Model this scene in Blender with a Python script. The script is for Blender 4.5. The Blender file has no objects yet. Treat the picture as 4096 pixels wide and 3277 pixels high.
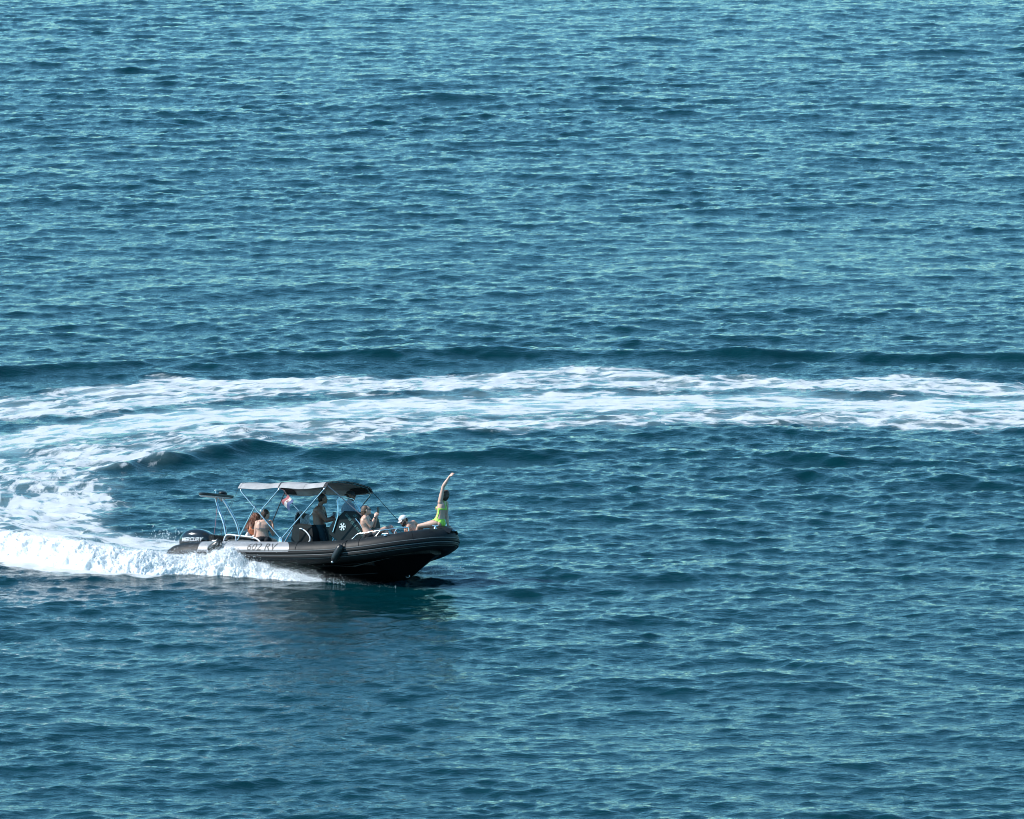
import bpy, bmesh, math, random
import numpy as np
from math import radians, sin, cos, pi, tan
from mathutils import Vector, Matrix, Euler
random.seed(7)
rng = np.random.default_rng(11)
scn = bpy.context.scene
COL = scn.collection

# ------------------------------------------------------------------ camera, sky, sun, exposure
cam_d = bpy.data.cameras.new('camera')
cam = bpy.data.objects.new('camera', cam_d); COL.objects.link(cam)
cam.location = (4.427, -167.417, 29.520)
cam.rotation_euler = (radians(90 - 8.706), 0, 0)
cam_d.sensor_width = 36; cam_d.lens = 265.96
cam_d.clip_start = 1; cam_d.clip_end = 30000
scn.camera = cam

SUN_DIR = Vector((-0.74, -0.07, 0.66)).normalized()      # towards the sun
sun_el = math.asin(SUN_DIR.z); sun_az = math.atan2(SUN_DIR.x, SUN_DIR.y)
world = bpy.data.worlds.new('World'); scn.world = world; world.use_nodes = True
wn = world.node_tree.nodes; wl = world.node_tree.links; wn.clear()
sky = wn.new('ShaderNodeTexSky'); sky.sky_type = 'NISHITA'; sky.sun_disc = False
sky.sun_elevation = sun_el; sky.sun_rotation = sun_az
sky.air_density = 0.9; sky.dust_density = 0.0; sky.ozone_density = 6.0
tint = wn.new('ShaderNodeMix'); tint.data_type = 'RGBA'; tint.blend_type = 'MULTIPLY'
tint.inputs['Factor'].default_value = 1.0
tint.inputs['B'].default_value = (0.67, 1.05, 0.93, 1)
bgn = wn.new('ShaderNodeBackground'); bgn.inputs['Strength'].default_value = 0.115
wo = wn.new('ShaderNodeOutputWorld')
wl.new(sky.outputs['Color'], tint.inputs['A']); wl.new(tint.outputs['Result'], bgn.inputs['Color'])
wl.new(bgn.outputs[0], wo.inputs['Surface'])
sl = bpy.data.lights.new('sun', 'SUN'); sl.energy = 3.2; sl.angle = radians(0.53); sl.color = (1.0, 0.96, 0.91)
sun = bpy.data.objects.new('sun', sl); COL.objects.link(sun)
sun.rotation_euler = (-SUN_DIR).to_track_quat('-Z', 'Y').to_euler(); sun.location = (-40, 0, 60)
vs = scn.view_settings
vs.view_transform = 'Standard'; vs.look = 'None'; vs.exposure = 1.02; vs.gamma = 1.0; vs.use_curve_mapping = False
scn.cycles.max_bounces = 6
scn.cycles.filter_width = 1.0

# ------------------------------------------------------------------ materials
def mat(name, col=(.5,.5,.5), rough=.5, metal=0., spec=.5, alpha=1., noise=None, bump=None, **kw):
    m = bpy.data.materials.new(name); m.use_nodes = True
    nt = m.node_tree; b = nt.nodes['Principled BSDF']
    b.inputs['Base Color'].default_value = (*col, 1); b.inputs['Roughness'].default_value = rough
    b.inputs['Metallic'].default_value = metal; b.inputs['Specular IOR Level'].default_value = spec
    b.inputs['Alpha'].default_value = alpha
    for k, v in kw.items():
        b.inputs[k.replace('_', ' ')].default_value = v
    if noise:                                   # (scale, amount): blotchy tone variation of the surface itself
        n = nt.nodes.new('ShaderNodeTexNoise'); n.inputs['Scale'].default_value = noise[0]; n.inputs['Detail'].default_value = 5
        tc = nt.nodes.new('ShaderNodeTexCoord'); nt.links.new(tc.outputs['Object'], n.inputs['Vector'])
        r = nt.nodes.new('ShaderNodeMapRange'); r.inputs['From Min'].default_value = .3; r.inputs['From Max'].default_value = .7
        r.inputs['To Min'].default_value = 1 - noise[1]; r.inputs['To Max'].default_value = 1 + noise[1]
        nt.links.new(n.outputs['Fac'], r.inputs['Value'])
        x = nt.nodes.new('ShaderNodeMix'); x.data_type = 'RGBA'; x.blend_type = 'MULTIPLY'; x.inputs['Factor'].default_value = 1
        x.inputs['A'].default_value = (*col, 1); nt.links.new(r.outputs['Result'], x.inputs['B'])
        nt.links.new(x.outputs['Result'], b.inputs['Base Color'])
        r2 = nt.nodes.new('ShaderNodeMapRange'); r2.inputs['To Min'].default_value = max(0, rough - .12); r2.inputs['To Max'].default_value = min(1, rough + .12)
        nt.links.new(n.outputs['Fac'], r2.inputs['Value']); nt.links.new(r2.outputs['Result'], b.inputs['Roughness'])
    if bump:                                    # (scale, strength, distance)
        n = nt.nodes.new('ShaderNodeTexNoise'); n.inputs['Scale'].default_value = bump[0]; n.inputs['Detail'].default_value = 4
        tc = nt.nodes.new('ShaderNodeTexCoord'); nt.links.new(tc.outputs['Object'], n.inputs['Vector'])
        bp = nt.nodes.new('ShaderNodeBump'); bp.inputs['Strength'].default_value = bump[1]; bp.inputs['Distance'].default_value = bump[2]
        nt.links.new(n.outputs['Fac'], bp.inputs['Height']); nt.links.new(bp.outputs[0], b.inputs['Normal'])
    return m

def sea_material():
    m = bpy.data.materials.new('sea_water'); m.use_nodes = True
    nt = m.node_tree; N = nt.nodes; L = nt.links; N.clear()
    out = N.new('ShaderNodeOutputMaterial')
    tc = N.new('ShaderNodeTexCoord')
    def math_(op, a, b=None, c=None, clamp=False):
        n = N.new('ShaderNodeMath'); n.operation = op; n.use_clamp = clamp
        for i, v in enumerate((a, b, c)):
            if v is None: continue
            if isinstance(v, (int, float)): n.inputs[i].default_value = v
            else: L.new(v, n.inputs[i])
        return n.outputs[0]
    def mapped(sx, sy, rz=0.):
        mp = N.new('ShaderNodeMapping'); mp.inputs['Scale'].default_value = (sx, sy, 1); mp.inputs['Rotation'].default_value = (0, 0, rz)
        L.new(tc.outputs['Object'], mp.inputs['Vector']); return mp.outputs[0]
    def noise(vec, scale, detail=4, rough=.55, dist=0.):
        n = N.new('ShaderNodeTexNoise'); n.noise_dimensions = '2D'
        n.inputs['Scale'].default_value = scale; n.inputs['Detail'].default_value = detail
        n.inputs['Roughness'].default_value = rough; n.inputs['Distortion'].default_value = dist
        L.new(vec, n.inputs['Vector']); return n
    def attr(nm):
        a = N.new('ShaderNodeAttribute'); a.attribute_name = nm; return a.outputs['Fac']
    def srange(v, a, b, lo=0., hi=1.):
        r = N.new('ShaderNodeMapRange'); r.interpolation_type = 'SMOOTHSTEP'
        for k, x in (('From Min', a), ('From Max', b), ('To Min', lo), ('To Max', hi)):
            if isinstance(x, (int, float)): r.inputs[k].default_value = x
            else: L.new(x, r.inputs[k])
        L.new(v, r.inputs['Value']); return r.outputs['Result']
    foam = attr('foam'); milk = attr('milk')
    # ripples
    rip1 = noise(mapped(.55, 1.2, .18), 4.6, 5, .6, .3)
    rip2 = noise(mapped(.55, 1.3, -.22), 9.5, 3, .55, .2)
    hsum = math_('ADD', math_('MULTIPLY', rip1.outputs['Fac'], 1.0), math_('MULTIPLY', rip2.outputs['Fac'], .35))
    bump = N.new('ShaderNodeBump'); bump.inputs['Strength'].default_value = 1.0; L.new(math_('MULTIPLY', attr('ripple'), RIPPLE), bump.inputs['Distance'])
    L.new(hsum, bump.inputs['Height'])
    # milky aerated water: body colour of bubbly water
    body = N.new('ShaderNodeMix'); body.data_type = 'RGBA'
    body.inputs['A'].default_value = (*SEA_BODY, 1); body.inputs['B'].default_value = (.23, .34, .36, 1)
    mk = noise(mapped(.5, 1.0, .12), .9, 4, .6, .6)
    milkf = math_('MULTIPLY', milk, srange(mk.outputs['Fac'], .30, .62, .55, 1.0), clamp=True)
    water = N.new('ShaderNodeBsdfPrincipled')
    water.inputs['IOR'].default_value = 1.333; water.inputs['Roughness'].default_value = .035
    L.new(body.outputs['Result'], water.inputs['Base Color']); L.new(bump.outputs[0], water.inputs['Normal'])
    # lacy foam: streaky noise and net of cell walls
    fl = N.new('ShaderNodeAttribute'); fl.attribute_name = 'flow'
    def fmap(sx, sy):
        mp = N.new('ShaderNodeMapping'); mp.inputs['Scale'].default_value = (sx, sy, 1); L.new(fl.outputs['Vector'], mp.inputs['Vector']); return mp.outputs[0]
    lace1 = noise(fmap(.40, 1.0), 1.5, 7, .66, .9)
    lace2 = noise(fmap(.45, 1.0), 5.0, 4, .6, .5)
    streak = noise(fmap(.12, 1.0), 2.2, 4, .55, .25)
    warp = N.new('ShaderNodeMix'); warp.data_type = 'VECTOR'; warp.inputs['Factor'].default_value = .35
    L.new(fmap(.50, 1.0), warp.inputs['A']); L.new(lace1.outputs['Color'], warp.inputs['B'])
    vor = N.new('ShaderNodeTexVoronoi'); vor.voronoi_dimensions = '2D'; vor.feature = 'DISTANCE_TO_EDGE'; vor.inputs['Scale'].default_value = 2.6
    L.new(warp.outputs['Result'], vor.inputs['Vector'])
    net = math_('SUBTRACT', 1.0, math_('MULTIPLY', vor.outputs['Distance'], 2.6), clamp=True)
    pat = math_('ADD', math_('ADD', math_('MULTIPLY', lace1.outputs['Fac'], .46), math_('MULTIPLY', streak.outputs['Fac'], .22)), math_('ADD', math_('MULTIPLY', lace2.outputs['Fac'], .24), math_('MULTIPLY', net, .13)))
    thr = math_('SUBTRACT', .755, math_('MULTIPLY', foam, .33))
    lo = math_('SUBTRACT', thr, .055); hi = math_('ADD', thr, .075)
    fm = srange(pat, lo, hi)
    veil = math_('MULTIPLY', math_('MULTIPLY', srange(foam, .15, .90), .60), srange(streak.outputs['Fac'], .30, .60, .55, 1.0))
    fm = math_('MULTIPLY', math_('MULTIPLY', fm, .95), srange(foam, .03, .15))
    white = N.new('ShaderNodeBsdfPrincipled'); white.inputs['Base Color'].default_value = (.54, .57, .585, 1)
    white.inputs['Roughness'].default_value = .75; white.inputs['Specular IOR Level'].default_value = .3
    L.new(bump.outputs[0], white.inputs['Normal'])
    L.new(math_('MAXIMUM', milkf, veil, clamp=True), body.inputs['Factor'])
    mx = N.new('ShaderNodeMixShader'); L.new(fm, mx.inputs[0]); L.new(water.outputs[0], mx.inputs[1]); L.new(white.outputs[0], mx.inputs[2])
    L.new(mx.outputs[0], out.inputs['Surface'])
    return m

# ------------------------------------------------------------------ the sea
SEA_BODY = (.0001, .022, .028)
RIPPLE = .021
WAKE = dict(
 outer=[(-13.28,25.3),(-8.94,27.88),(-5.97,30.41),(-4.78,31.8),(-2.86,31.21),(-.98,31.67),(3.44,31.89),(6.65,32.72),(9.48,31.71),(12.28,30.72),(15.18,31.94),(17.97,30.54),(21.93,30.09),(60,29),(60,26),(21.66,27.01),(17.74,27.1),(12.51,28.32),(8.16,28.32),(3.46,27.88),(-1.48,27.36),(-4.51,25.81),(-6.85,23.82),(-8.64,23.4),(-12.83,20.32)],
 core=[(-13.56,14.82),(-11.44,18.72),(-8.54,21.83),(-6.25,23.99),(-3.89,25.81),(-.85,26.84),(3.46,27.8),(8.16,28.32),(12.49,27.97),(17.74,27.1),(21.64,26.8),(60,25.5),(60,23.5),(21.48,24.87),(17.61,25.04),(14.21,25.04),(9.94,25.47),(4.43,24.41),(.44,23.82),(-3.18,23.19),(-4.92,21.62),(-6.6,19.52),(-8.28,18.0),(-10.57,15.59),(-12.6,11.08)],
 lower=[(-8.28,18.0),(-4.92,21.62),(-3.18,23.19),(.44,23.82),(4.43,24.66),(9.95,25.64),(21.5,25.09),(60,23.5),(60,20),(21.15,21.13),(17.37,21.46),(14.65,21.87),(12.29,23.03),(9.88,23.23),(7.44,22.45),(4.43,21.87),(2.59,21.62),(.52,19.92),(-1.25,19.32),(-2.98,18.0),(-4.67,16.52),(-5.76,15.05),(-8.12,15.59)],
 churn=[(-16,16.75),(-8.28,18.0),(-5.96,18.72),(-4.59,18.72),(-2.98,18.12),(-4.67,16.52),(-5.88,15.28),(-5.67,14.33),(-5.21,12.3),(-4.68,10.32),(-4.93,8.8),(-4.98,7.32),(-4.34,6.3),(-3.39,5.58),(-3.16,3.03),(-7.26,2.69),(-16,3.5)],
 bright=[(-10.81,11.08),(-7.49,11.63),(-6.17,13.68),(-5.81,14.82),(-5.21,12.3),(-4.68,10.32),(-4.93,8.8),(-4.98,7.32),(-4.34,6.3),(-3.83,5.75),(-4.64,5.06),(-6.15,8.2),(-7.67,8.91)],
 crest=[(-14,6.0),(-7.37,4.6),(-5.59,3.9),(-3.83,3.6),(-2.4,3.2),(-.9,1.6),(-.07,.25),(-.31,.06),(-1.69,.62),(-2.71,.85),(-3.86,.62),(-4.75,.78),(-5.97,1.28),(-6.53,1.9),(-7.24,2.3),(-14,4.2)],
)
RIDGE_OUT = [(-14.24,28.76),(-9.18,31.44),(-6.26,32.81),(-3.63,34.05),(-.62,34.75),(2.41,35.5),(5.46,35.13),(8.83,34.75),(11.53,34.89),(13.55,34.56),(16.9,34.19),(22.24,33.73),(60,31)]
RIDGE_IN = [(-6.05,14.82),(-5.06,15.67),(-3.59,17.22),(-2.09,18.48),(.1,17.85),(2.89,17.34),(5.99,18.12),(9.72,18.32),(13.99,16.75),(18.17,14.82)]
TRACK = [(62,25.8),(21.5,26.0),(17.7,26.2),(12.5,26.7),(8,26.9),(3.5,26.1),(-.5,25.2),(-3.5,24.2),(-5.6,22.6),(-7.5,20.4),(-9.0,17.8),(-10.0,15),(-10.3,12),(-9.8,9),(-8.4,6.6),(-6.4,5.0),(-4,4.0),(0,2.5)]
CREST_LINE = [(-14,5.0),(-7.3,3.4),(-5.7,2.5),(-4.4,1.95),(-3.2,1.85),(-2.1,1.75),(-1.2,1.1),(-.3,.3)]

def ocean(N, L, seed, lam, rms_slope, theta, spread, lmin=.0, lmax=1e9):
    r = np.random.default_rng(seed)
    k1 = np.fft.fftfreq(N, L / N) * 2 * pi
    kx, ky = np.meshgrid(k1, k1, indexing='ij'); k = np.hypot(kx, ky); k[0, 0] = 1
    kp = 2 * pi / lam
    ang = np.arctan2(ky, kx) - theta
    S = k ** -4. * np.exp(-.9 * (kp / k) ** 2) * (.06 + np.abs(np.cos(ang)) ** spread)
    S *= (k < 2 * pi / max(lmin, 2.2 * L / N)) & (k > 2 * pi / lmax); S[0, 0] = 0
    h = (r.normal(size=(N, N)) + 1j * r.normal(size=(N, N))) * np.sqrt(S)
    H = np.fft.ifft2(h).real; gx = np.fft.ifft2(1j * kx * h).real; gy = np.fft.ifft2(1j * ky * h).real
    s = rms_slope / math.sqrt((gx ** 2 + gy ** 2).mean())
    dx = np.fft.ifft2(1j * kx / k * h).real; dy = np.fft.ifft2(1j * ky / k * h).real
    return [a * s for a in (H, dx, dy)], L
def sample(tiles, L, x, y):
    N = tiles[0].shape[0]
    u = np.mod(x / L, 1) * N; v = np.mod(y / L, 1) * N
    i = np.floor(u).astype(int); j = np.floor(v).astype(int); fu = u - i; fv = v - j
    i %= N; j %= N; i1 = (i + 1) % N; j1 = (j + 1) % N
    return [a[i, j] * (1 - fu) * (1 - fv) + a[i1, j] * fu * (1 - fv) + a[i, j1] * (1 - fu) * fv + a[i1, j1] * fu * fv for a in tiles]
def vnoise(x, y, seed=0, octaves=3, gain=.5):
    """value noise in the plane, 0..1"""
    r = np.random.default_rng(seed); T = r.random((256, 256)); out = 0; amp = 1; tot = 0
    for o in range(octaves):
        xi = np.floor(x).astype(int); yi = np.floor(y).astype(int); fx = x - xi; fy = y - yi
        fx = fx * fx * (3 - 2 * fx); fy = fy * fy * (3 - 2 * fy)
        g = lambda a, b: T[a % 256, b % 256]
        out = out + amp * ((g(xi, yi) * (1 - fx) + g(xi + 1, yi) * fx) * (1 - fy) + (g(xi, yi + 1) * (1 - fx) + g(xi + 1, yi + 1) * fx) * fy)
        tot += amp; amp *= gain; x = x * 2.03 + 17.3; y = y * 2.03 + 9.1
    return out / tot
def poly_sd(x, y, P):
    """signed distance to a closed polygon, negative inside"""
    P = np.array(P); d = np.full(x.shape, 1e9); ins = np.zeros(x.shape, bool)
    for a, b in zip(P, np.roll(P, -1, 0)):
        e = b - a; wx = x - a[0]; wy = y - a[1]
        t = np.clip((wx * e[0] + wy * e[1]) / (e @ e), 0, 1)
        d = np.minimum(d, np.hypot(wx - t * e[0], wy - t * e[1]))
        c = ((a[1] > y) != (b[1] > y)) & (x < (b[0] - a[0]) * (y - a[1]) / (b[1] - a[1] + 1e-12) + a[0]); ins ^= c
    return np.where(ins, -d, d)
def line_sd(x, y, P):
    """distance to a polyline with the side (+ on the left of its direction) and the length along it"""
    P = np.array(P); best = np.full(x.shape, 1e9); side = np.ones(x.shape); along = np.zeros(x.shape); acc = 0
    for a, b in zip(P[:-1], P[1:]):
        e = b - a; l = math.hypot(*e); wx = x - a[0]; wy = y - a[1]
        t = np.clip((wx * e[0] + wy * e[1]) / (l * l), 0, 1); d = np.hypot(wx - t * e[0], wy - t * e[1])
        m = d < best; best = np.where(m, d, best); side = np.where(m, np.sign(e[0] * wy - e[1] * wx), side); along = np.where(m, acc + t * l, along); acc += l
    return best * side, along
def sstep(a, b, v):
    t = np.clip((v - a) / (b - a), 0, 1); return t * t * (3 - 2 * t)

OC_A = ocean(1024, 64.0, 3, 1.7, .150, radians(85), 2.6)
OC_B = ocean(1024, 41.3, 5, .55, .140, radians(110), 1.6, lmax=2)
OC_C = ocean(256, 97.0, 8, 5.5, .055, radians(97), 6.0)
def sea_surface(x, y):
    """height, sideways shift, foam and milk of the sea at plan points"""
    h = np.zeros_like(x); sx = np.zeros_like(x); sy = np.zeros_like(x)
    ca, sa = cos(.31), sin(.31)
    for (t, L), w, rot in ((OC_A, 1., 0), (OC_B, 1., 1), (OC_C, 1., 0)):
        xx, yy = (x * ca + y * sa, -x * sa + y * ca) if rot else (x, y)
        a, b, c = sample(t, L, xx + 11.7, yy + 5.2)
        if rot: b, c = b * ca - c * sa, b * sa + c * ca
        h += a * w; sx += b * w; sy += c * w
    gust = .55 + .90 * vnoise(x * .07, y * .055, 21, 3); h *= gust; sx *= gust; sy *= gust
    foam = np.zeros_like(x); milk = np.zeros_like(x); flow = np.zeros((len(x), 3))
    near = (np.abs(x) < 62) & (y > -6) & (y < 42)
    if near.any():
        X = x[near]; Y = y[near]
        wx = X + 1.6 * (vnoise(X * .45, Y * .45, 1) - .5); wy = Y + 1.9 * (vnoise(X * .45 + 50, Y * .45, 2) - .5)
        wx += .7 * (vnoise(X * 1.6, Y * 1.6, 3) - .5); wy += .7 * (vnoise(X * 1.6, Y * 1.6 + 40, 4) - .5)
        n = vnoise(X * .28, Y * .55, 5); n2 = vnoise(X * .7, Y * .9, 6)
        def reg(nm, soft0, soft1): return 1 - sstep(-soft0, soft1, poly_sd(wx, wy, WAKE[nm]))
        o = reg('outer', 1.0, .5); c = reg('core', .9, .6); lo = reg('lower', .8, .5); ch = reg('churn', .5, .35); br = reg('bright', 1.0, .7); cr = reg('crest', .35, .25)
        f = np.maximum.reduce([o * (.58 + .36 * n), c * (.62 + .32 * n2), lo * (.44 + .46 * n), ch * (.42 + .50 * n2 * 1.1), br * (.74 + .30 * n2)])
        # bright seam along the far edge of the propeller wash
        sd = poly_sd(wx, wy, WAKE['core']); f = np.maximum(f, .86 * np.exp(-((sd + .45) / .38) ** 2) * (Y > 20) * sstep(.30, .5, n2))
        f = np.maximum(f, cr * 1.05)
        foam[near] = np.clip(f, 0, 1.1); milk[near] = np.clip(np.maximum(c * (.65 + .5 * n), .45 * ch * n2), 0, 1)
        d, s = line_sd(X, Y, RIDGE_OUT); d = d + 1.0 * (vnoise(X * .35, Y * .1, 31) - .5); amp = .24 * (.30 + 1.0 * vnoise(s * .22, s * 0, 9))
        hh = amp * np.exp(-(d / .40) ** 2) + .06 * np.exp(-((d - 3.0) / .7) ** 2) * vnoise(s * .25, s * 0 + 5, 9)
        d, s = line_sd(X, Y, RIDGE_IN); d = d + 1.4 * (vnoise(X * .4, Y * .1, 32) - .5); amp = .32 * (1 - .62 * sstep(4, 9, s)) * (.40 + .9 * vnoise(s * .3, s * 0, 12)) * sstep(-.1, 2, s)
        hh += amp * np.exp(-(d / .42) ** 2) + .08 * np.exp(-((d + 2.2) / .6) ** 2) * vnoise(s * .3, s * 0 + 5, 13)
        d, s = line_sd(X, Y, CREST_LINE)
        hc = .16 * np.where(d > 0, np.exp(-(d / 1.3) ** 2), np.exp(-(d / .5) ** 2)) * sstep(0, 4, s) * (1 - sstep(12, 15.5, s))
        lum = (vnoise(X * 2.6, Y * 2.6, 15, 4, .6) - .5) * .12 * cr
        hh += hc + lum + (vnoise(X * 3, Y * 3, 16, 3) - .5) * .07 * np.clip(f, 0, 1)
        h[near] += hh
        bs = np.exp(-((X - 2.80) / .62) ** 2 - ((Y - 1.05) / .50) ** 2); foam[near] = np.maximum(foam[near], .62 * bs)
        calm = 1 - .55 * c - .4 * cr
        h[near] *= np.where(hh > .05, 1, calm)
        d, s = line_sd(X, Y, TRACK); flow[near, 0] = s; flow[near, 1] = d
    lee = 1 - .62 * np.exp(-((x - .7) / 2.8) ** 2 - ((y + 2.6) / 3.4) ** 2); h = h * lee; sx = sx * lee; sy = sy * lee
    # the hull pushes the water down inside its outline
    c30, s30 = cos(radians(30)), sin(radians(30)); bx = (x + 2.36) * c30 - (y - 2.57) * s30; by = (x + 2.36) * s30 + (y - 2.57) * c30
    tp = np.sqrt(np.clip(1 - (np.clip(bx - 2.4, 0, 9) / 2.5) ** 2, 0, 1)); ins = (bx > .1) & (bx < 4.9) & (by > -.80 * tp) & (by < 1.25 * tp)
    h = np.where(ins, -.95, h); sx = np.where(ins, 0, sx); sy = np.where(ins, 0, sy)
    return h, sx, sy, foam, milk, lee, flow

def axis(a, b, step0, step1, out, n_out):
    xs = [a]
    while xs[-1] < b: xs.append(xs[-1] + step0 + (step1 - step0) * (xs[-1] - a) / (b - a))
    q = [0.]; g = step1
    for i in range(n_out): g *= 1.22; q.append(q[-1] + g)
    k = out / q[-1]; tail = [b_ * (k if False else 1) for b_ in q]
    hi = [xs[-1] + t + (out - tail[-1]) * (i / n_out) ** 6 for i, t in enumerate(tail)][1:]
    lo = [xs[0] - t - (out - tail[-1]) * (i / n_out) ** 6 for i, t in enumerate(tail)][1:]
    return np.array(lo[::-1] + xs + hi)
def build_sea():
    xs = axis(-21, 31, .076, .076, 9000, 40); ys = axis(-31, 145, .076, .21, 9000, 40)
    X, Y = np.meshgrid(xs, ys); x = X.ravel(); y = Y.ravel()
    h, sx, sy, foam, milk, lee, flow = sea_surface(x, y)
    far = 1 - sstep(120, 1500, np.hypot(x, y - 40))
    co = np.stack([x + sx * CHOP * far, y + sy * CHOP * far, h * far], 1).astype(np.float32)
    nx, ny = len(xs), len(ys)
    i = (np.arange(ny - 1)[:, None] * nx + np.arange(nx - 1)[None]).ravel()
    q = np.stack([i, i + 1, i + nx + 1, i + nx], 1).astype(np.int32)
    me = bpy.data.meshes.new('sea'); me.vertices.add(len(co)); me.vertices.foreach_set('co', co.ravel())
    me.loops.add(q.size); me.loops.foreach_set('vertex_index', q.ravel())
    me.polygons.add(len(q)); me.polygons.foreach_set('loop_start', np.arange(0, q.size, 4, dtype=np.int32))
    me.polygons.foreach_set('use_smooth', np.ones(len(q), bool))
    me.update(calc_edges=True)
    for nm, v in (('foam', foam), ('milk', milk), ('ripple', lee)):
        a = me.attributes.new(nm, 'FLOAT', 'POINT'); a.data.foreach_set('value', v.astype(np.float32))
    a = me.attributes.new('flow', 'FLOAT_VECTOR', 'POINT'); a.data.foreach_set('vector', flow.astype(np.float32).ravel())
    o = bpy.data.objects.new('sea', me); COL.objects.link(o); me.materials.append(sea_material())
    o['kind'] = 'structure'; o['label'] = 'teal choppy sea with a curved white foam wake'
    return o
CHOP = .88
SEA = build_sea()

# ------------------------------------------------------------------ mesh helpers
class MB:
    """collects shapes, then links them as ONE mesh object"""
    def __init__(s): s.v = []; s.f = []
    def add(s, v, f):
        n = len(s.v); s.v += [tuple(p) for p in v]; s.f += [tuple(i + n for i in q) for q in f]; return s
    def tube(s, path, r, n=10, closed=False, cap=True, flat=None):
        P = [Vector(p) for p in path]; m = len(P)
        R = list(r) if hasattr(r, '__len__') else [r] * m
        T = []
        for i in range(m):
            a = P[i - 1] if (i or closed) else P[i]; b = P[(i + 1) % m] if (i < m - 1 or closed) else P[i]
            T.append((b - a).normalized())
        up = Vector((0, 0, 1)) if abs(T[0].z) < .9 else Vector((0, 1, 0))
        N = (up - T[0] * up.dot(T[0])).normalized(); V = []
        for i in range(m):
            N = (N - T[i] * N.dot(T[i])).normalized(); B = T[i].cross(N)
            fa, fb = flat if flat else (1, 1)
            V += [P[i] + (N * cos(2 * pi * k / n) * fa + B * sin(2 * pi * k / n) * fb) * R[i] for k in range(n)]
        F = [(i * n + k, i * n + (k + 1) % n, ((i + 1) % m) * n + (k + 1) % n, ((i + 1) % m) * n + k) for i in range(m if closed else m - 1) for k in range(n)]
        if cap and not closed: F += [tuple(range(n))[::-1], tuple(range((m - 1) * n, m * n))]
        return s.add(V, F)
    def box(s, lo, hi, M=None):
        v = [Vector((x, y, z)) for x in (lo[0], hi[0]) for y in (lo[1], hi[1]) for z in (lo[2], hi[2])]
        if M: v = [M @ p for p in v]
        return s.add(v, [(0, 1, 3, 2), (4, 6, 7, 5), (0, 4, 5, 1), (2, 3, 7, 6), (0, 2, 6, 4), (1, 5, 7, 3)])
    def ell(s, c, r, M=None, n=14, m=8):
        V = []; F = []
        for i in range(m + 1):
            t = pi * i / m
            for k in range(n):
                p = Vector((r[0] * sin(t) * cos(2 * pi * k / n), r[1] * sin(t) * sin(2 * pi * k / n), r[2] * cos(t)))
                V.append(Vector(c) + (M @ p if M else p))
        F = [(i * n + k, i * n + (k + 1) % n, (i + 1) * n + (k + 1) % n, (i + 1) * n + k) for i in range(m) for k in range(n)]
        return s.add(V, F)
    def prism(s, prof, y0, y1, inset=0.):
        """profile in (x, z) pushed from y0 to y1; inset narrows it at both ends for a soft edge"""
        n = len(prof); c = (sum(p[0] for p in prof) / n, sum(p[1] for p in prof) / n); V = []
        def ring(y, k): return [(c[0] + (p[0] - c[0]) * k, y, c[1] + (p[1] - c[1]) * k) for p in prof]
        e = inset; rings = [(y0, 1 - 1.6 * e), (y0 + e * .35, 1 - .5 * e), (y0 + e, 1), (y1 - e, 1), (y1 - e * .35, 1 - .5 * e), (y1, 1 - 1.6 * e)] if e else [(y0, 1), (y1, 1)]
        for y, k in rings: V += ring(y, k)
        F = [(i * n + k, i * n + (k + 1) % n, (i + 1) * n + (k + 1) % n, (i + 1) * n + k) for i in range(len(rings) - 1) for k in range(n)]
        F += [tuple(range(n))[::-1], tuple(range((len(rings) - 1) * n, len(rings) * n))]
        return s.add(V, F)
    def grid(s, fn, nu, nv):
        V = [fn(i / nu, j / nv) for i in range(nu + 1) for j in range(nv + 1)]
        return s.add(V, [(i * (nv + 1) + j, (i + 1) * (nv + 1) + j, (i + 1) * (nv + 1) + j + 1, i * (nv + 1) + j + 1) for i in range(nu) for j in range(nv)])
    def sheet(s, fn, nu, nv, th):
        """a grid with thickness: fn gives the point, th pushes the back side along -normal"""
        n0 = len(s.v); s.grid(fn, nu, nv); A = [Vector(p) for p in s.v[n0:]]; W = nv + 1
        nor = []
        for i in range(nu + 1):
            for j in range(nv + 1):
                a = A[min(i + 1, nu) * W + j] - A[max(i - 1, 0) * W + j]; b = A[i * W + min(j + 1, nv)] - A[i * W + max(j - 1, 0)]
                nor.append(a.cross(b).normalized())
        n1 = len(s.v); s.v += [tuple(A[q] - nor[q] * th) for q in range(len(A))]
        s.f += [(n1 + i * W + j, n1 + i * W + j + 1, n1 + (i + 1) * W + j + 1, n1 + (i + 1) * W + j) for i in range(nu) for j in range(nv)]
        rim = [i * W for i in range(nu + 1)] + [nu * W + j for j in range(1, W)] + [i * W + nv for i in range(nu - 1, -1, -1)] + [j for j in range(nv - 1, 0, -1)]
        s.f += [(n0 + a, n1 + a, n1 + b, n0 + b) for a, b in zip(rim, rim[1:] + rim[:1])]
        return s
    def build(s, name, material, parent=None, smooth=True, angle=40, bevel=0., label=None):
        me = bpy.data.meshes.new(name); me.from_pydata(s.v, [], s.f); me.update()
        bm = bmesh.new(); bm.from_mesh(me); bmesh.ops.remove_doubles(bm, verts=bm.verts, dist=1e-5)
        if bevel: bmesh.ops.bevel(bm, geom=[e for e in bm.edges if len(e.link_faces) == 2 and e.calc_face_angle(0) > .6], offset=bevel, segments=2, affect='EDGES', profile=.6)
        bmesh.ops.recalc_face_normals(bm, faces=bm.faces)
        if smooth:
            for f in bm.faces: f.smooth = True
            for e in bm.edges: e.smooth = not (len(e.link_faces) == 2 and e.calc_face_angle(0) > radians(angle))
        bm.to_mesh(me); bm.free()
        o = bpy.data.objects.new(name, me); COL.objects.link(o); me.materials.append(material)
        if parent: o.parent = parent
        if label: o['label'] = label
        return o
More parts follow.
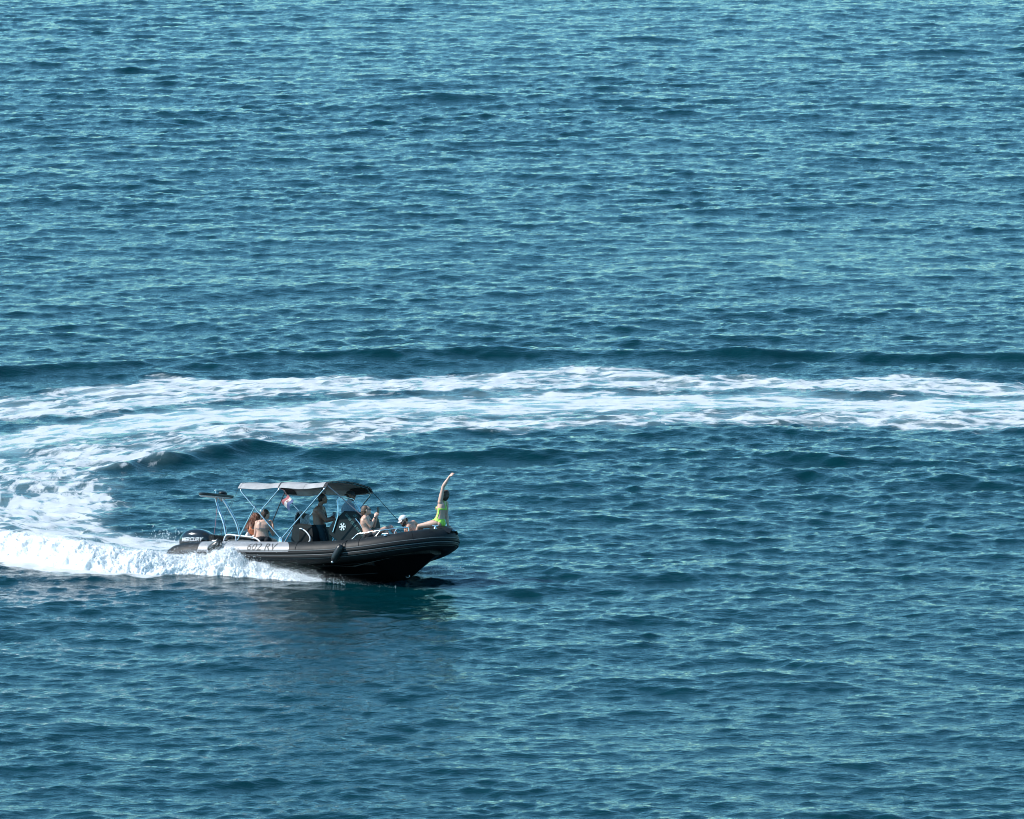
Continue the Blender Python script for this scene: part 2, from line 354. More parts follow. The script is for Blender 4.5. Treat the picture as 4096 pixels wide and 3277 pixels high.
def spline(pts, n=8):
    """Catmull-Rom through the points"""
    P = [Vector(p) for p in pts]; P = [2 * P[0] - P[1]] + P + [2 * P[-1] - P[-2]]; out = []
    for i in range(1, len(P) - 2):
        a, b, c, d = P[i - 1:i + 3]
        for k in range(n):
            t = k / n
            out.append(.5 * ((2 * b) + (c - a) * t + (2 * a - 5 * b + 4 * c - d) * t * t + (3 * b - a - 3 * c + d) * t ** 3))
    return out + [P[-2]]
def text_mesh(txt, bold=0., res=3):
    cu = bpy.data.curves.new('lettering', 'FONT'); cu.body = txt; cu.size = 1; cu.offset = bold; cu.resolution_u = res; cu.align_x = 'CENTER'; cu.align_y = 'CENTER'
    o = bpy.data.objects.new('lettering', cu); COL.objects.link(o)
    me = bpy.data.meshes.new_from_object(o.evaluated_get(bpy.context.evaluated_depsgraph_get()))
    bpy.data.objects.remove(o); bpy.data.curves.remove(cu); me.materials.clear()
    bm = bmesh.new(); bm.from_mesh(me)
    for _ in range(2):
        bmesh.ops.triangulate(bm, faces=bm.faces)
        bmesh.ops.subdivide_edges(bm, edges=[e for e in bm.edges if e.calc_length() > .25], cuts=1)
    bm.to_mesh(me); bm.free(); return me
def lettering(txt, fn, size, material, parent, bold=0., shear=0., stretch=1.):
    """flat print: fn(u, v) in metres maps the text plane onto the surface"""
    me = text_mesh(txt, bold)
    for v in me.vertices: v.co = fn((v.co.x * stretch + v.co.y * shear) * size, v.co.y * size)
    me.update(); o = bpy.data.objects.new('lettering', me); COL.objects.link(o); me.materials.append(material); o.parent = parent
    return o
def empty(name, parent=None, M=None):
    o = bpy.data.objects.new(name, None); COL.objects.link(o); o.empty_display_size = .2
    if parent: o.parent = parent
    if M: o.matrix_world = M
    return o
def tag(o, label, cat, group=None):
    o['label'] = label; o['category'] = cat
    if group: o['group'] = group
    return o

# ------------------------------------------------------------------ boat materials
M_ = dict(
 tube=mat('dark_rubber_fabric', (.006, .009, .011), .55, spec=.28, noise=(5, .45), bump=(120, .25, .002)),
 panel=mat('silver_rubber_fabric', (.24, .25, .265), .42, noise=(7, .14), bump=(120, .2, .002)),
 strake=mat('black_rubber', (.004, .005, .006), .5, spec=.22, noise=(14, .2)),
 strake_line=mat('grey_rubber', (.085, .095, .10), .5, noise=(14, .15)),
 hull=mat('black_gelcoat', (.002, .0025, .003), .42, spec=.2, noise=(3, .2)),
 deck=mat('grey_deck', (.22, .23, .24), .7, noise=(12, .2)),
 console=mat('dark_teal_gelcoat', (.002, .008, .010), .45, spec=.2, noise=(4, .2)),
 vinyl=mat('black_vinyl', (.004, .006, .007), .55, spec=.22, noise=(10, .25), bump=(60, .3, .004)),
 vinyl2=mat('dark_teal_vinyl', (.003, .011, .014), .55, spec=.22, noise=(10, .2), bump=(60, .3, .004)),
 orange=mat('orange_cushion', (.55, .16, .08), .6, noise=(10, .15)),
 steel=mat('polished_steel', (.66, .70, .72), .22, 1.0, noise=(20, .08)),
 canvas=mat('grey_canvas', (.33, .33, .335), .8, noise=(5, .2), bump=(30, .5, .006)),
 canvas_dark=mat('black_canvas', (.012, .014, .017), .8, noise=(8, .2)),
 strap=mat('black_webbing', (.012, .014, .018), .7),
 strap_pale=mat('pale_webbing', (.34, .29, .31), .7),
 cowl=mat('black_engine_paint', (.010, .014, .017), .16, noise=(5, .2), Coat_Weight=.5),
 white_print=mat('white_print', (.62, .64, .65), .5),
 grey_print=mat('grey_print', (.030, .034, .040), .55),
 teal_print=mat('teal_print', (.035, .13, .135), .5),
 pale_print=mat('pale_print', (.50, .60, .62), .5),
 white=mat('white_plastic', (.72, .73, .73), .4, noise=(12, .08)),
 black=mat('black_plastic', (.012, .013, .014), .35, noise=(12, .2)),
 red=mat('red_cloth', (.42, .14, .16), .8), white_cloth=mat('white_cloth', (.72, .71, .70), .85, noise=(14, .12)), blue=mat('blue_cloth', (.10, .14, .30), .8),
 towel=mat('grey_towel', (.62, .64, .68), .9, noise=(24, .45), bump=(50, .6, .01)),
)
g = bpy.data.materials.new('tinted_acrylic'); g.use_nodes = True; M_['acrylic'] = g
nt = g.node_tree; nt.nodes.clear(); go = nt.nodes.new('ShaderNodeOutputMaterial'); gm = nt.nodes.new('ShaderNodeMixShader'); gt = nt.nodes.new('ShaderNodeBsdfTransparent'); gg = nt.nodes.new('ShaderNodeBsdfGlossy'); gf = nt.nodes.new('ShaderNodeFresnel')
gt.inputs['Color'].default_value = (.90, .95, .98, 1); gg.inputs['Roughness'].default_value = .04; gf.inputs['IOR'].default_value = 1.45
gm.inputs[0].default_value = .07; nt.links.new(gt.outputs[0], gm.inputs[1]); nt.links.new(gg.outputs[0], gm.inputs[2]); nt.links.new(gm.outputs[0], go.inputs['Surface'])

# ------------------------------------------------------------------ the boat: x forward, y to port, z up
BOAT_M = Matrix.Translation((-2.3605, 2.566, -.5068)) @ (Matrix.Rotation(radians(-30), 4, 'Z') @ Matrix.Rotation(radians(-4.3), 4, 'Y') @ Matrix.Rotation(radians(-12.4), 4, 'X'))
boat = tag(empty('inflatable_boat', M=BOAT_M), 'black rigid inflatable speedboat with grey sun canopy carrying seven people', 'boat')

# ---- collar tube
half = [(-.62,-1.05,.47),(-.30,-1.06,.545),(.1,-1.07,.605),(.8,-1.08,.625),(1.5,-1.08,.63),(2.3,-1.08,.632),(3.1,-1.08,.645),(3.7,-1.075,.67),(4.2,-1.05,.71),(4.65,-1.01,.765),(5.05,-.92,.835),(5.4,-.79,.905),(5.68,-.62,.965),(5.90,-.41,1.02),(6.04,-.20,1.05),(6.08,0,1.06)]
full = half + [(x, -y, z) for x, y, z in half[-2::-1]]
CP = spline(full, 5)
def tube_r(x):
    if x < -.28: return .25 * math.sqrt(max(.015, 1 - ((-.28 - x) / .36) ** 2))
    return .25 if x < 4 else .25 - .012 * (x - 4) / 2
CR = [tube_r(p.x) for p in CP]
tube = MB().tube(CP, CR, 28).build('collar_tube', M_['tube'], boat)
def tube_frame(i):
    t = (CP[min(i + 1, len(CP) - 1)] - CP[max(i - 1, 0)]).normalized(); out = t.cross(Vector((0, 0, 1))).normalized(); up = out.cross(t).normalized()
    return CP[i], out, up, CR[i]
def on_tube(s, ang, off=0.):
    """s: fractional index along the collar, ang: degrees above the outward horizontal"""
    i = int(s); f = s - i; a = tube_frame(i); b = tube_frame(min(i + 1, len(CP) - 1))
    q = [x.lerp(y, f) if isinstance(x, Vector) else x + (y - x) * f for x, y in zip(a, b)]
    return q[0] + (q[1] * cos(radians(ang)) + q[2] * sin(radians(ang))) * (q[3] + off)
def tube_s(x):                        # index on the starboard side for a given x
    for i in range(len(CP) // 2):
        if CP[i].x <= x <= CP[i + 1].x: return i + (x - CP[i].x) / (CP[i + 1].x - CP[i].x)
    return len(CP) / 2
i0, i1 = tube_s(-.1), len(CP) - 1 - tube_s(-.1)
ss = np.linspace(i0, i1, 150)
for ang, w, m in ((-4, .030, 'strake'), (7.5, .010, 'strake_line'), (-16, .011, 'strake_line'), (-26, .032, 'strake'), (-36.5, .008, 'strake_line')):
    MB().tube([on_tube(s, ang, .001) for s in ss], w, 8, flat=(1, .55)).build('rubbing_strake', M_[m], tube)
# seams between the fabric panels of the collar
for x in (2.95, 4.55, 5.62):
    for sgn in (1, -1):
        s = tube_s(x); s = s if sgn > 0 else len(CP) - 1 - s
        MB().tube([on_tube(s, a, .0005) for a in np.linspace(12, 168, 24)], .006, 6).build('seam', M_['strake'], tube)
# silver panel on the quarter with the registration
def panel_pt(u, v, off=.004):
    ang = -1 + 118 * v; x1 = 2.78 - .55 * (abs(v - .12) / .88) ** 2.2
    return on_tube(tube_s(.36) + (tube_s(x1) - tube_s(.36)) * u, ang, off)
pan = MB().grid(lambda u, v: panel_pt(u, v), 60, 26).build('silver_panel', M_['panel'], tube)
x_reg = 2.05
def reg_pt(u, v):
    return on_tube(tube_s(x_reg + u), 27 + math.degrees(v / .25), .008)
lettering('602 RV', reg_pt, .265, M_['grey_print'], pan, bold=.008, shear=.12, stretch=.98)
# cleats, grab patches, bow step
for x in (5.12, .75):
    for sgn in (1, -1):
        s = tube_s(x); s = s if sgn > 0 else len(CP) - 1 - s
        p = on_tube(s, 55, .0); q = on_tube(s + .7, 55, .0)
        MB().ell(p, (.05, .05, .018)).tube([p, p + Vector((0, 0, .05))], .016).tube([p + Vector((-.07, 0, .055)), p + Vector((.07, 0, .055))], .015).build('cleat', M_['steel'], tube)
# ---- hull
def hull_sec(x):
    t = x / 5.86
    kz = float(np.interp(x, (4.3, 4.7, 4.95, 5.11, 5.3, 5.47, 5.6, 5.725, 5.84), (0, .02, .06, .119, .235, .376, .49, .605, .70)))
    cy = .93 if x < 3.2 else .93 * math.sqrt(max(0, 1 - ((x - 3.2) / 2.72) ** 2.2))
    cz = .34 + .0 * x if x < 2 else .34 + .40 * ((x - 2) / 3.86) ** 1.7
    ty = cy * 1.06; tz = cz + .14
    return [(0, kz), (cy * .5, kz + (cz - kz) * .44), (cy * .90, kz + (cz - kz) * .86), (cy, cz - .02), (cy * 1.03, cz), (ty, tz), (ty * .96, tz + .25)]
xs = list(np.linspace(0, 5.84, 60)); V = []
for x in xs:
    h = hull_sec(x); V += [(x, -y, z) for y, z in h[::-1]] + [(x, y, z) for y, z in h[1:]]
W = 13
F = [(i * W + j, (i + 1) * W + j, (i + 1) * W + j + 1, i * W + j + 1) for i in range(len(xs) - 1) for j in range(W - 1)] + [tuple(range(W)), tuple(range((len(xs) - 1) * W, len(xs) * W))[::-1]]
hull = MB().add(V, F).build('hull', M_['hull'], boat, angle=25)
# spray rails along the bottom and the bow eye
for sgn in (-1, 1):
    for fr in (1, 2):
        MB().tube([(x, sgn * hull_sec(x)[fr][0], hull_sec(x)[fr][1] + .004) for x in np.linspace(.2, 4.6, 40)], .012, 6).build('spray_rail', M_['hull'], hull)
ring = MB().tube([Vector((5.18, -.075, .22)) + Vector((.042 * cos(a), .012 * cos(a), .042 * sin(a))) for a in np.linspace(0, 2 * pi, 20)[:-1]], .007, 6, closed=True).build('bow_eye', M_['steel'], hull)
# transom and floor
MB().box((-.04, -.86, .05), (.05, .86, .80)).build('transom', M_['hull'], boat, bevel=.02)
fl = [(x, min(.90, hull_sec(x)[4][0] * .96), 0.37 if x < 4.2 else .37 + .36 * (x - 4.2) / 1.5) for x in np.linspace(.05, 5.75, 30)]
MB().add([(x, -y, z) for x, y, z in fl] + [(x, y, z) for x, y, z in fl], [(i, i + 1, 31 + i, 30 + i) for i in range(29)]).build('deck', M_['deck'], boat)
# bow sun pad and anchor step on the bow
bp = [(x, min(.74, .98 * math.sqrt(max(0, 1 - ((x - 4.1) / 1.85) ** 2)))) for x in np.linspace(4.62, 5.86, 16)]
m = MB(); n = len(bp)
V = []
for z, k in ((.78, 1), (.95, 1), (.99, .96)): V += [(x, -y * k, z + .10 * (x - 4.6)) for x, y in bp] + [(x, y * k, z + .10 * (x - 4.6)) for x, y in bp]
F = []
for l in range(2):
    o0, o1 = l * 2 * n, (l + 1) * 2 * n
    ringi = list(range(n)) + list(range(2 * n - 1, n - 1, -1))
    F += [(o0 + a, o0 + b, o1 + b, o1 + a) for a, b in zip(ringi, ringi[1:] + ringi[:1])]
F += [(4 * n + i, 4 * n + i + 1, 4 * n + n + i + 1, 4 * n + n + i) for i in range(n - 1)]
MB().add(V, F).build('bow_cushion', M_['vinyl'], boat)
st = MB(); st.sheet(lambda u, v: Vector((5.82 + .46 * u, (v - .5) * (.58 - .25 * u * u), 1.335 - .07 * u ** 3 - .10 * (2 * abs(v - .5)) ** 3)), 10, 10, -.03)
step = st.build('bow_step', M_['black'], boat)
MB().ell((5.98, -.30, 1.275), (.05, .035, .03)).tube([(5.98, -.30, 1.27), (5.98, -.30, 1.33)], .022).tube([(5.91, -.32, 1.335), (6.05, -.28, 1.335)], .018).build('bow_cleat', M_['steel'], step)
MB().ell((6.27, 0, 1.25), (.07, .10, .035)).build('bow_roller', M_['steel'], step)

# ---- console
cons = MB().prism([(3.52,.44),(3.50,.95),(3.24,1.11),(3.22,1.24),(3.34,1.42),(3.50,1.54),(3.62,1.645),(3.98,1.635),(4.08,1.52),(4.17,1.08),(4.18,.44)], -.40, .40, .03).build('console', M_['console'], boat, angle=28)
def on_console(cx, cz, ang):
    c, s = cos(radians(ang)), sin(radians(ang))
    return lambda u, v: (cx + u * c - v * s, -.405, cz + u * s + v * c)
lettering('00385 (0)95 8183 177', on_console(3.93, 1.31, -46), .088, M_['teal_print'], cons, bold=.012, stretch=.92)
lettering('485', on_console(3.93, 1.53, -8), .085, M_['teal_print'], cons, bold=.0)
# round six-spoked emblem
em = MB()
for k in range(6):
    a = radians(60 * k + 4); d = Vector((cos(a), 0, sin(a))); n = Vector((-sin(a), 0, cos(a))); c = Vector((3.605, -.406, 1.285))
    q = [c + d * r + n * w for r, w in ((.022, -.014), (.055, -.011), (.082, -.026), (.082, .026), (.055, .011), (.022, .014))]
    em.add(q, [tuple(range(6))])
em.add([Vector((3.605 + .024 * cos(t), -.407, 1.285 + .024 * sin(t))) for t in np.linspace(0, 2 * pi, 17)[:-1]], [tuple(range(16))])
em.build('emblem', M_['pale_print'], cons, smooth=False)
MB().tube([Vector((3.605 + .092 * cos(t), -.405, 1.285 + .092 * sin(t))) for t in np.linspace(0, 2 * pi, 33)[:-1]], .0035, 5, closed=True).build('emblem_ring', M_['teal_print'], cons)
fr_pts = spline([(3.37,-.42,1.16),(3.43,-.42,1.36),(3.485,-.42,1.56),(3.46,-.42,1.78),(3.44,-.41,1.90),(3.45,-.36,1.95),(3.43,-.2,1.965),(3.40,0,1.97),(3.38,.2,1.97),(3.38,.36,1.955),(3.42,.41,1.88),(3.52,.42,1.75),(3.60,.42,1.63)], 5)
MB().tube(fr_pts, .016, 10).build('windscreen_frame', M_['steel'], cons)
def scr(u, v):
    y = -.40 + .80 * u; zt = 1.95 - .05 * (2 * abs(u - .5)) ** 6
    z = 1.60 + (zt - 1.60) * v; x = 3.50 + (.10 * (u)) * (1 - v) - .06 * v - .04 * u * v
    return Vector((x, y, z))
MB().sheet(scr, 12, 6, .006).build('windscreen', M_['acrylic'], cons)
def scr2(u, v):                                                    # the side wing of the screen, running forward
    x0 = 3.46 + .05 * (1 - v); z = 1.60 + .33 * v
    return Vector((x0 + u * (.52 - .46 * v), .40, z))
MB().sheet(scr2, 8, 6, .006).build('windscreen', M_['acrylic'], cons)
MB().tube(spline([(3.96,-.43,1.47),(4.06,-.43,1.37),(4.16,-.43,1.24),(4.23,-.43,1.10),(4.25,-.43,1.0),(4.24,-.41,.95)], 5), .015, 10).build('grab_rail', M_['steel'], cons)
MB().tube([Vector((3.24,0,1.36)) + Vector((.07 * sin(t) * .5, .17 * cos(t), .17 * sin(t) * .87)) for t in np.linspace(0, 2 * pi, 29)[:-1]], .014, 8, closed=True).tube([(3.24,-.16,1.36),(3.24,.16,1.36)], .01).tube([(3.24,0,1.36),(3.36,0,1.32)], .02).build('steering_wheel', M_['black'], cons)
MB().prism([(4.17,.40),(4.17,.98),(4.24,1.015),(4.66,1.0),(4.69,.95),(4.66,.40)], -.74, .36, .03).build('console_seat', M_['vinyl'], cons)
MB().prism([(4.15,1.02),(4.20,1.02),(4.17,1.25),(4.12,1.46),(4.09,1.44)], -.34, .34, .012).build('console_backrest', M_['vinyl'], cons)

# ---- helm seat
seat = MB().prism([(2.30,.44),(2.22,1.0),(2.25,1.30),(2.33,1.33),(2.76,1.29),(2.80,1.20),(2.80,.44)], -.36, .50, .03).build('helm_seat', M_['vinyl2'], boat, angle=28)
MB().prism([(2.44,.46),(2.44,1.18),(2.50,1.26),(2.78,1.25),(2.806,1.10),(2.806,.46)], -.368, -.30, .01).build('side_pad', M_['vinyl'], seat)
MB().prism([(2.34,1.30),(2.36,1.36),(2.74,1.33),(2.76,1.27)], -.33, .47, .02).build('cushion', M_['vinyl'], seat)
MB().tube(spline([(2.46,-.375,1.235),(2.55,-.43,1.225),(2.66,-.43,1.165),(2.76,-.43,1.06),(2.78,-.43,.98),(2.74,-.42,.93),(2.70,-.375,.92)], 5), .015, 10).build('grab_rail', M_['white'], seat)
MB().prism([(2.10,1.10),(2.06,1.60),(2.10,1.64),(2.18,1.62),(2.22,1.10)], .04, .44, .025).build('backrest', M_['vinyl'], seat)

# ---- stern bench with its side rail
bench = MB().prism([(.30,.40),(.30,.84),(.36,.885),(1.30,.875),(1.36,.82),(1.36,.40)], -.80, .80, .03).build('stern_bench', M_['vinyl'], boat)
MB().prism([(.30,.84),(.28,1.02),(.33,1.06),(.42,1.04),(.48,.78)], -.78, .78, .03).build('backrest', M_['vinyl'], bench)
MB().sheet(lambda u, v: Vector((.72 + 1.05 * u, -.76 + .03 * v, .80 + (.245 - .17 * u ** 2.2) * v)), 14, 5, .03).build('side_pad', M_['vinyl'], bench)
MB().box((.8, -.795, .90), (1.5, -.786, .935)).build('trim_strip', M_['strake_line'], bench, bevel=.003)
MB().tube(spline([(.70,-.80,.86),(.74,-.80,1.0),(.82,-.80,1.05),(1.02,-.80,1.035),(1.28,-.80,1.015),(1.50,-.80,.99),(1.62,-.80,.945),(1.70,-.82,.88)], 6), .018, 12).build('side_rail', M_['white'], bench)
for x, z in ((1.02, 1.03),):
    MB().tube([(x, -.80, z), (x + .06, -.84, .86)], .013).build('rail_post', M_['steel'], bench)
MB().prism([(.9,.76),(.9,.98),(.95,1.01),(1.75,.97),(1.80,.93),(1.80,.76)], .62, .86, .03).build('cushion', M_['orange'], bench, label='orange side cushion')
MB().prism([(1.36,.40),(1.36,.83),(1.44,.865),(1.84,.855),(1.90,.82),(1.90,.40)], -.8, -.30, .03).build('side_seat', M_['vinyl'], bench)

# ---- light tower at the stern
tower = empty('light_tower', boat)
for top, mid, low, bot in (((.02,-.15,1.93),(.17,-.2,1.62),(.36,-.26,1.30),(.52,-.32,.80)), ((.01,.15,1.955),(.18,.24,1.66),(.36,.29,1.33),(.50,.32,.80))):
    MB().tube(spline([bot, low, mid, top], 6), .029, 12).build('leg', M_['steel'], tower)
def plate(z0, z1, k=1.):
    m = MB(); n = 40; ring = []
    for a in np.linspace(0, 2 * pi, n + 1)[:-1]:
        c, s = cos(a), sin(a); ring.append((.0 + .155 * k * math.copysign(abs(c) ** .8, c), -.10 + .66 * k * math.copysign(abs(s) ** .55, s)))
    lv = [(z0, .90), (z0 + .012, 1), (z1 - .012, 1), (z1, .9)]
    for z, q in lv: m.v += [(x * q, -.10 + (y + .10) * (1 - (1 - q) * .3), z + .02 * (y + .1)) for x, y in ring]
    m.f = [(i * n + j, i * n + (j + 1) % n, (i + 1) * n + (j + 1) % n, (i + 1) * n + j) for i in range(3) for j in range(n)] + [tuple(range(n))[::-1], tuple(range(3 * n, 4 * n))]
    return m
plat = plate(1.965, 2.025).build('platform', M_['black'], tower)
plate(1.937, 1.967, .94).build('underside', M_['white'], plat)
MB().ell((.03, .13, 2.055), (.10, .12, .055)).build('siren', M_['black'], tower)
MB().tube([(0, -.13, 2.02), (0, -.13, 2.09)], .016).ell((0, -.13, 2.10), (.032, .032, .018)).tube([(0,-.13,2.1),(0,-.13,2.14)], .006).build('mast_lamp', M_['steel'], tower)
MB().tube([(.02, -.02, 1.945), (.05, .06, 1.87), (.02, .1, 1.945)], .012).build('bracket', M_['steel'], tower)
MB().tube(spline([(.08, -.17, 1.85), (.12, -.24, 1.6), (.10, -.24, 1.25), (.05, -.22, .95)], 6), .004, 5).build('cable', M_['red'], tower)
MB().tube(spline([(.12, .40, 1.93), (.2, .0, 1.55), (.28, -.24, 1.25), (.34, -.3, .95)], 6), .004, 5).build('cable', M_['strap'], tower)

# ---- sun canopy
bim = empty('sun_canopy', boat)
HUBX, HUBZ = 2.38, .95
def bow_path(x, z, hub, crown=.09, bend=.13, y=1.0):
    pts = []
    for s in (-1, 1):
        a = Vector((hub[0], s * 1.03, hub[1])); b = Vector((x, s * y, z - bend)); c = Vector((x, s * (y - .05), z - .045)); d = Vector((x, s * (y - .17), z + crown * .35))
        seg = [a + (b - a) * t for t in np.linspace(0, .92, 5)] + [b + (c - b) * .15, c, d]
        pts.append(seg)
    mid = [Vector((x, yy, z + crown * (1 - (yy / (y)) ** 2))) for yy in np.linspace(-.66, .66, 7)]
    return spline([tuple(p) for p in pts[0] + mid + pts[1][::-1]], 4)
ZR, ZM, ZF = 2.17, 2.20, 2.215
for x, z, hub in ((1.22, ZR, (HUBX, HUBZ)), (3.44, ZF, (HUBX, HUBZ)), (2.24, ZM, (1.81, 1.59))):
    MB().tube(bow_path(x, z, hub), .0155, 10).build('bow_pole', M_['steel'], bim)
for s in (-1, 1):
    MB().tube([(1.18, s * .96, .92), (1.63, s * 1.0, 1.69)], .0145, 10).build('support_strut', M_['steel'], bim)
    MB().box((HUBX - .045, s * 1.03 - .03, .86), (HUBX + .045, s * 1.03 + .03, .965)).ell((HUBX, s * 1.03, .965), (.035, .045, .035)).build('hinge_mount', M_['steel'], bim, bevel=.006)
    MB().ell((1.81, s * 1.015, 1.585), (.035, .03, .03)).build('pole_joint', M_['white'], bim)
def canopy(u, v):
    x = 1.16 + 2.34 * u; y = -1.02 + 2.04 * v; e = abs(2 * v - 1)
    z = ZR + (ZF - ZR) * u + .02 + .09 * (1 - e ** 2)
    z -= .10 * max(0, (e - .88) / .12) ** 1.3                                # edge turned down over the poles
    z -= .030 * sin(pi * min(1, u / .46)) ** 2 * (1 if u < .46 else 0) + .038 * (sin(pi * (u - .46) / .54) ** 2 if u > .46 else 0)
    z += .006 * sin(9 * v + 14 * u) * sin(pi * u) * (1 - e) + .003 * sin(27 * v + 3 * u) * (1 - .5 * e)
    return Vector((x, y, z))
cano = MB().sheet(canopy, 56, 60, .008).build('canvas_top', M_['canvas'], bim, angle=60)
def under(u0, u1, v0, v1, off): return lambda u, v: canopy(u0 + (u1 - u0) * u, v0 + (v1 - v0) * v) + Vector((0, 0, off))
MB().sheet(under(.955, 1.0, .02, .98, -.016), 4, 50, .006).build('hem', M_['canvas_dark'], cano)
MB().sheet(under(.968, 1.006, .0, 1., .008), 4, 50, .004).build('hem', M_['canvas_dark'], cano)
MB().sheet(under(.0, .022, .0, 1., .008), 4, 50, .004).build('hem', M_['canvas'], cano)
for u in (.455, .73):
    MB().sheet(under(u, u + .012, .0, 1., .007), 2, 50, .004).build('seam', M_['canvas_dark'] if u < .5 else M_['canvas'], cano)
for u0, u1, v0, v1 in ((.80, .962, .86, .985), (.03, .14, .82, .985), (.03, .10, .015, .16)):
    MB().sheet(under(u0, u1, v0, v1, -.018), 8, 10, .006).build('corner_patch', M_['canvas_dark'], cano)
def strap(a, b, w, m='strap'):
    MB().tube([a, b], w, 6).build('tension_strap', M_[m], bim)
strap((3.47, -.97, 2.20), (4.10, -.41, 1.55), .013, 'strap_pale')
strap((3.47, .97, 2.215), (4.72, .90, 1.12), .007)
strap((1.17, .97, 2.15), (.62, .97, .88), .011)
strap((1.17, -.97, 2.15), (.62, -.97, .88), .003)

# ---- bow rails
for s in (-1, 1):
    rl = empty('bow_rail', boat)
    P = spline([(4.19, s * 1.0, .925), (4.27, s * .985, 1.00), (4.37, s * .97, 1.085), (4.55, s * .96, 1.115), (4.93, s * .93, 1.175), (5.25, s * .82, 1.225), (5.52, s * .70, 1.265)], 5)
    MB().tube(P, .015, 10).build('rail', M_['steel'], rl)
    for a, b in (((4.93, s * .93, 1.17), (4.80, s * .97, 1.0)), ((5.28, s * .81, 1.225), (5.20, s * .84, 1.05)), ((5.52, s * .70, 1.265), (5.53, s * .68, 1.10))):
        MB().tube([a, b], .013, 8).ell(b, (.035, .035, .02)).build('rail_post', M_['steel'], rl)
    MB().ell((4.19, s * 1.0, .925), (.035, .035, .02)).build('rail_foot', M_['steel'], rl)
    MB().tube(spline([(5.30, s * .80, 1.215), (5.45, s * .74, 1.13), (5.65, s * .62, 1.12), (5.75, s * .52, 1.20)], 5), .007, 6).build('rope', M_['strap'], rl)

# ---- outboard engine
eng = empty('outboard_engine', boat)
def cowl_sec(t):
    """side view of the hood: bottom and top height and half width at t (0 stern end, 1 front)"""
    x = -.93 + .90 * t
    top = 1.225 - .23 * abs((t - .45) / .55) ** 2.6 if t > .45 else 1.225 - .19 * ((.45 - t) / .45) ** 2.4
    bot = .84 + .05 * t; w = .275 * (1 - abs(2 * t - .95) ** 3.2 * .55)
    return x, bot, top, max(.03, w)
m = MB(); n = 28; ts = [0, .015, .04, .09, .16, .25, .36, .48, .6, .72, .82, .90, .96, .99, 1.0]
for t in ts:
    x, b, tp, w = cowl_sec(t); e = .55 if t in (0, 1.0) else (.86 if t in (.015, .99) else 1)
    zc = (b + tp) / 2; hz = (tp - b) / 2
    for k in range(n):
        a = 2 * pi * k / n; c, s_ = cos(a), sin(a)
        yy = w * e * math.copysign(abs(c) ** .55, c); zz = zc + hz * e * math.copysign(abs(s_) ** (.75 if s_ > 0 else .4), s_)
        m.v.append((x, yy * (1 - .18 * max(0, s_)), zz))
m.f = [(i * n + k, i * n + (k + 1) % n, (i + 1) * n + (k + 1) % n, (i + 1) * n + k) for i in range(len(ts) - 1) for k in range(n)] + [tuple(range(n))[::-1], tuple(range((len(ts) - 1) * n, len(ts) * n))]
cowl = m.build('engine_hood', M_['cowl'], eng)
def cowl_y(x, z):
    t = min(.99, max(.01, (x + .93) / .90)); _, b, tp, w = cowl_sec(t); zc = (b + tp) / 2; hz = (tp - b) / 2
    s_ = max(-1, min(1, (z - zc) / hz)); sa = math.copysign(abs(s_) ** (1 / (.75 if s_ > 0 else .4)), s_); c = math.sqrt(max(0, 1 - sa * sa))
    return w * abs(c) ** .55 * (1 - .18 * max(0, sa))
for sg in (-1, 1):
    def merc(u, v, dx=-.50, dz=.965): 
        x = dx + (u if sg < 0 else -u); z = dz + v + .02 * u
        return (x, sg * (cowl_y(x, z) + .004), z)
    lettering('MERCURY', merc, .125, M_['white_print'], cowl, bold=.028, shear=.28, stretch=.98)
    lettering('FourStroke', lambda u, v: merc(u, v, -.42, .885), .045, M_['white_print'], cowl, bold=.0, shear=.2)
MB().tube([(x, sg * (cowl_y(x, .875) + .002), .862) for sg, r in ((-1, np.linspace(-.86, -.08, 20)), (1, np.linspace(-.08, -.86, 20))) for x in r], .006, 6, closed=True).build('hood_seam', M_['strake'], cowl)
MB().prism([(-.86,.86),(-.90,.74),(-.80,.60),(-.66,.30),(-.62,-.10),(-.36,-.10),(-.30,.30),(-.22,.62),(-.10,.70),(-.06,.88)], -.17, .17, .05).build('leg_housing', M_['cowl'], eng)
MB().prism([(-.98,-.06),(-1.0,-.10),(-.30,-.12),(-.28,-.07)], -.16, .16, .01).build('cavitation_plate', M_['cowl'], eng)
MB().ell((-.52, 0, -.32), (.34, .085, .085)).prism([(-.64,-.1),(-.60,-.62),(-.46,-.58),(-.38,-.1)], -.03, .03, .005).build('gearcase', M_['cowl'], eng)
prop = MB()
for k in range(3):
    Mx = Matrix.Translation((-.90, 0, -.32)) @ Matrix.Rotation(2 * pi * k / 3, 4, 'X') @ Matrix.Rotation(radians(35), 4, 'Z')
    prop.ell((0, 0, 0), (.02, .09, .13), (Mx @ Matrix.Translation((0, 0, .11))).to_3x3()) if False else prop.add([Mx @ Vector(p) for p in ((0,-.03,.03),(0,-.09,.12),(0,-.04,.19),(0,.06,.17),(0,.07,.08),(0,.02,.03),(.012,-.03,.03),(.012,-.09,.12),(.012,-.04,.19),(.012,.06,.17),(.012,.07,.08),(.012,.02,.03))], [(0,1,2,3,4,5),(11,10,9,8,7,6)] + [(i, (i + 1) % 6, 6 + (i + 1) % 6, 6 + i) for i in range(6)])
prop.ell((-.9, 0, -.32), (.09, .05, .05)).build('propeller', M_['steel'], eng)
MB().box((-.24, -.14, .30), (-.03, .14, .86)).tube([(-.12, -.22, .70), (-.12, .22, .70)], .03).build('mount_bracket', M_['black'], eng, bevel=.015)
MB().tube(spline([(-.02, -.20, .86), (.08, -.28, .95), (.28, -.32, .96), (.45, -.36, .88)], 5), .028, 8).build('cable_hose', M_['strap'], eng)
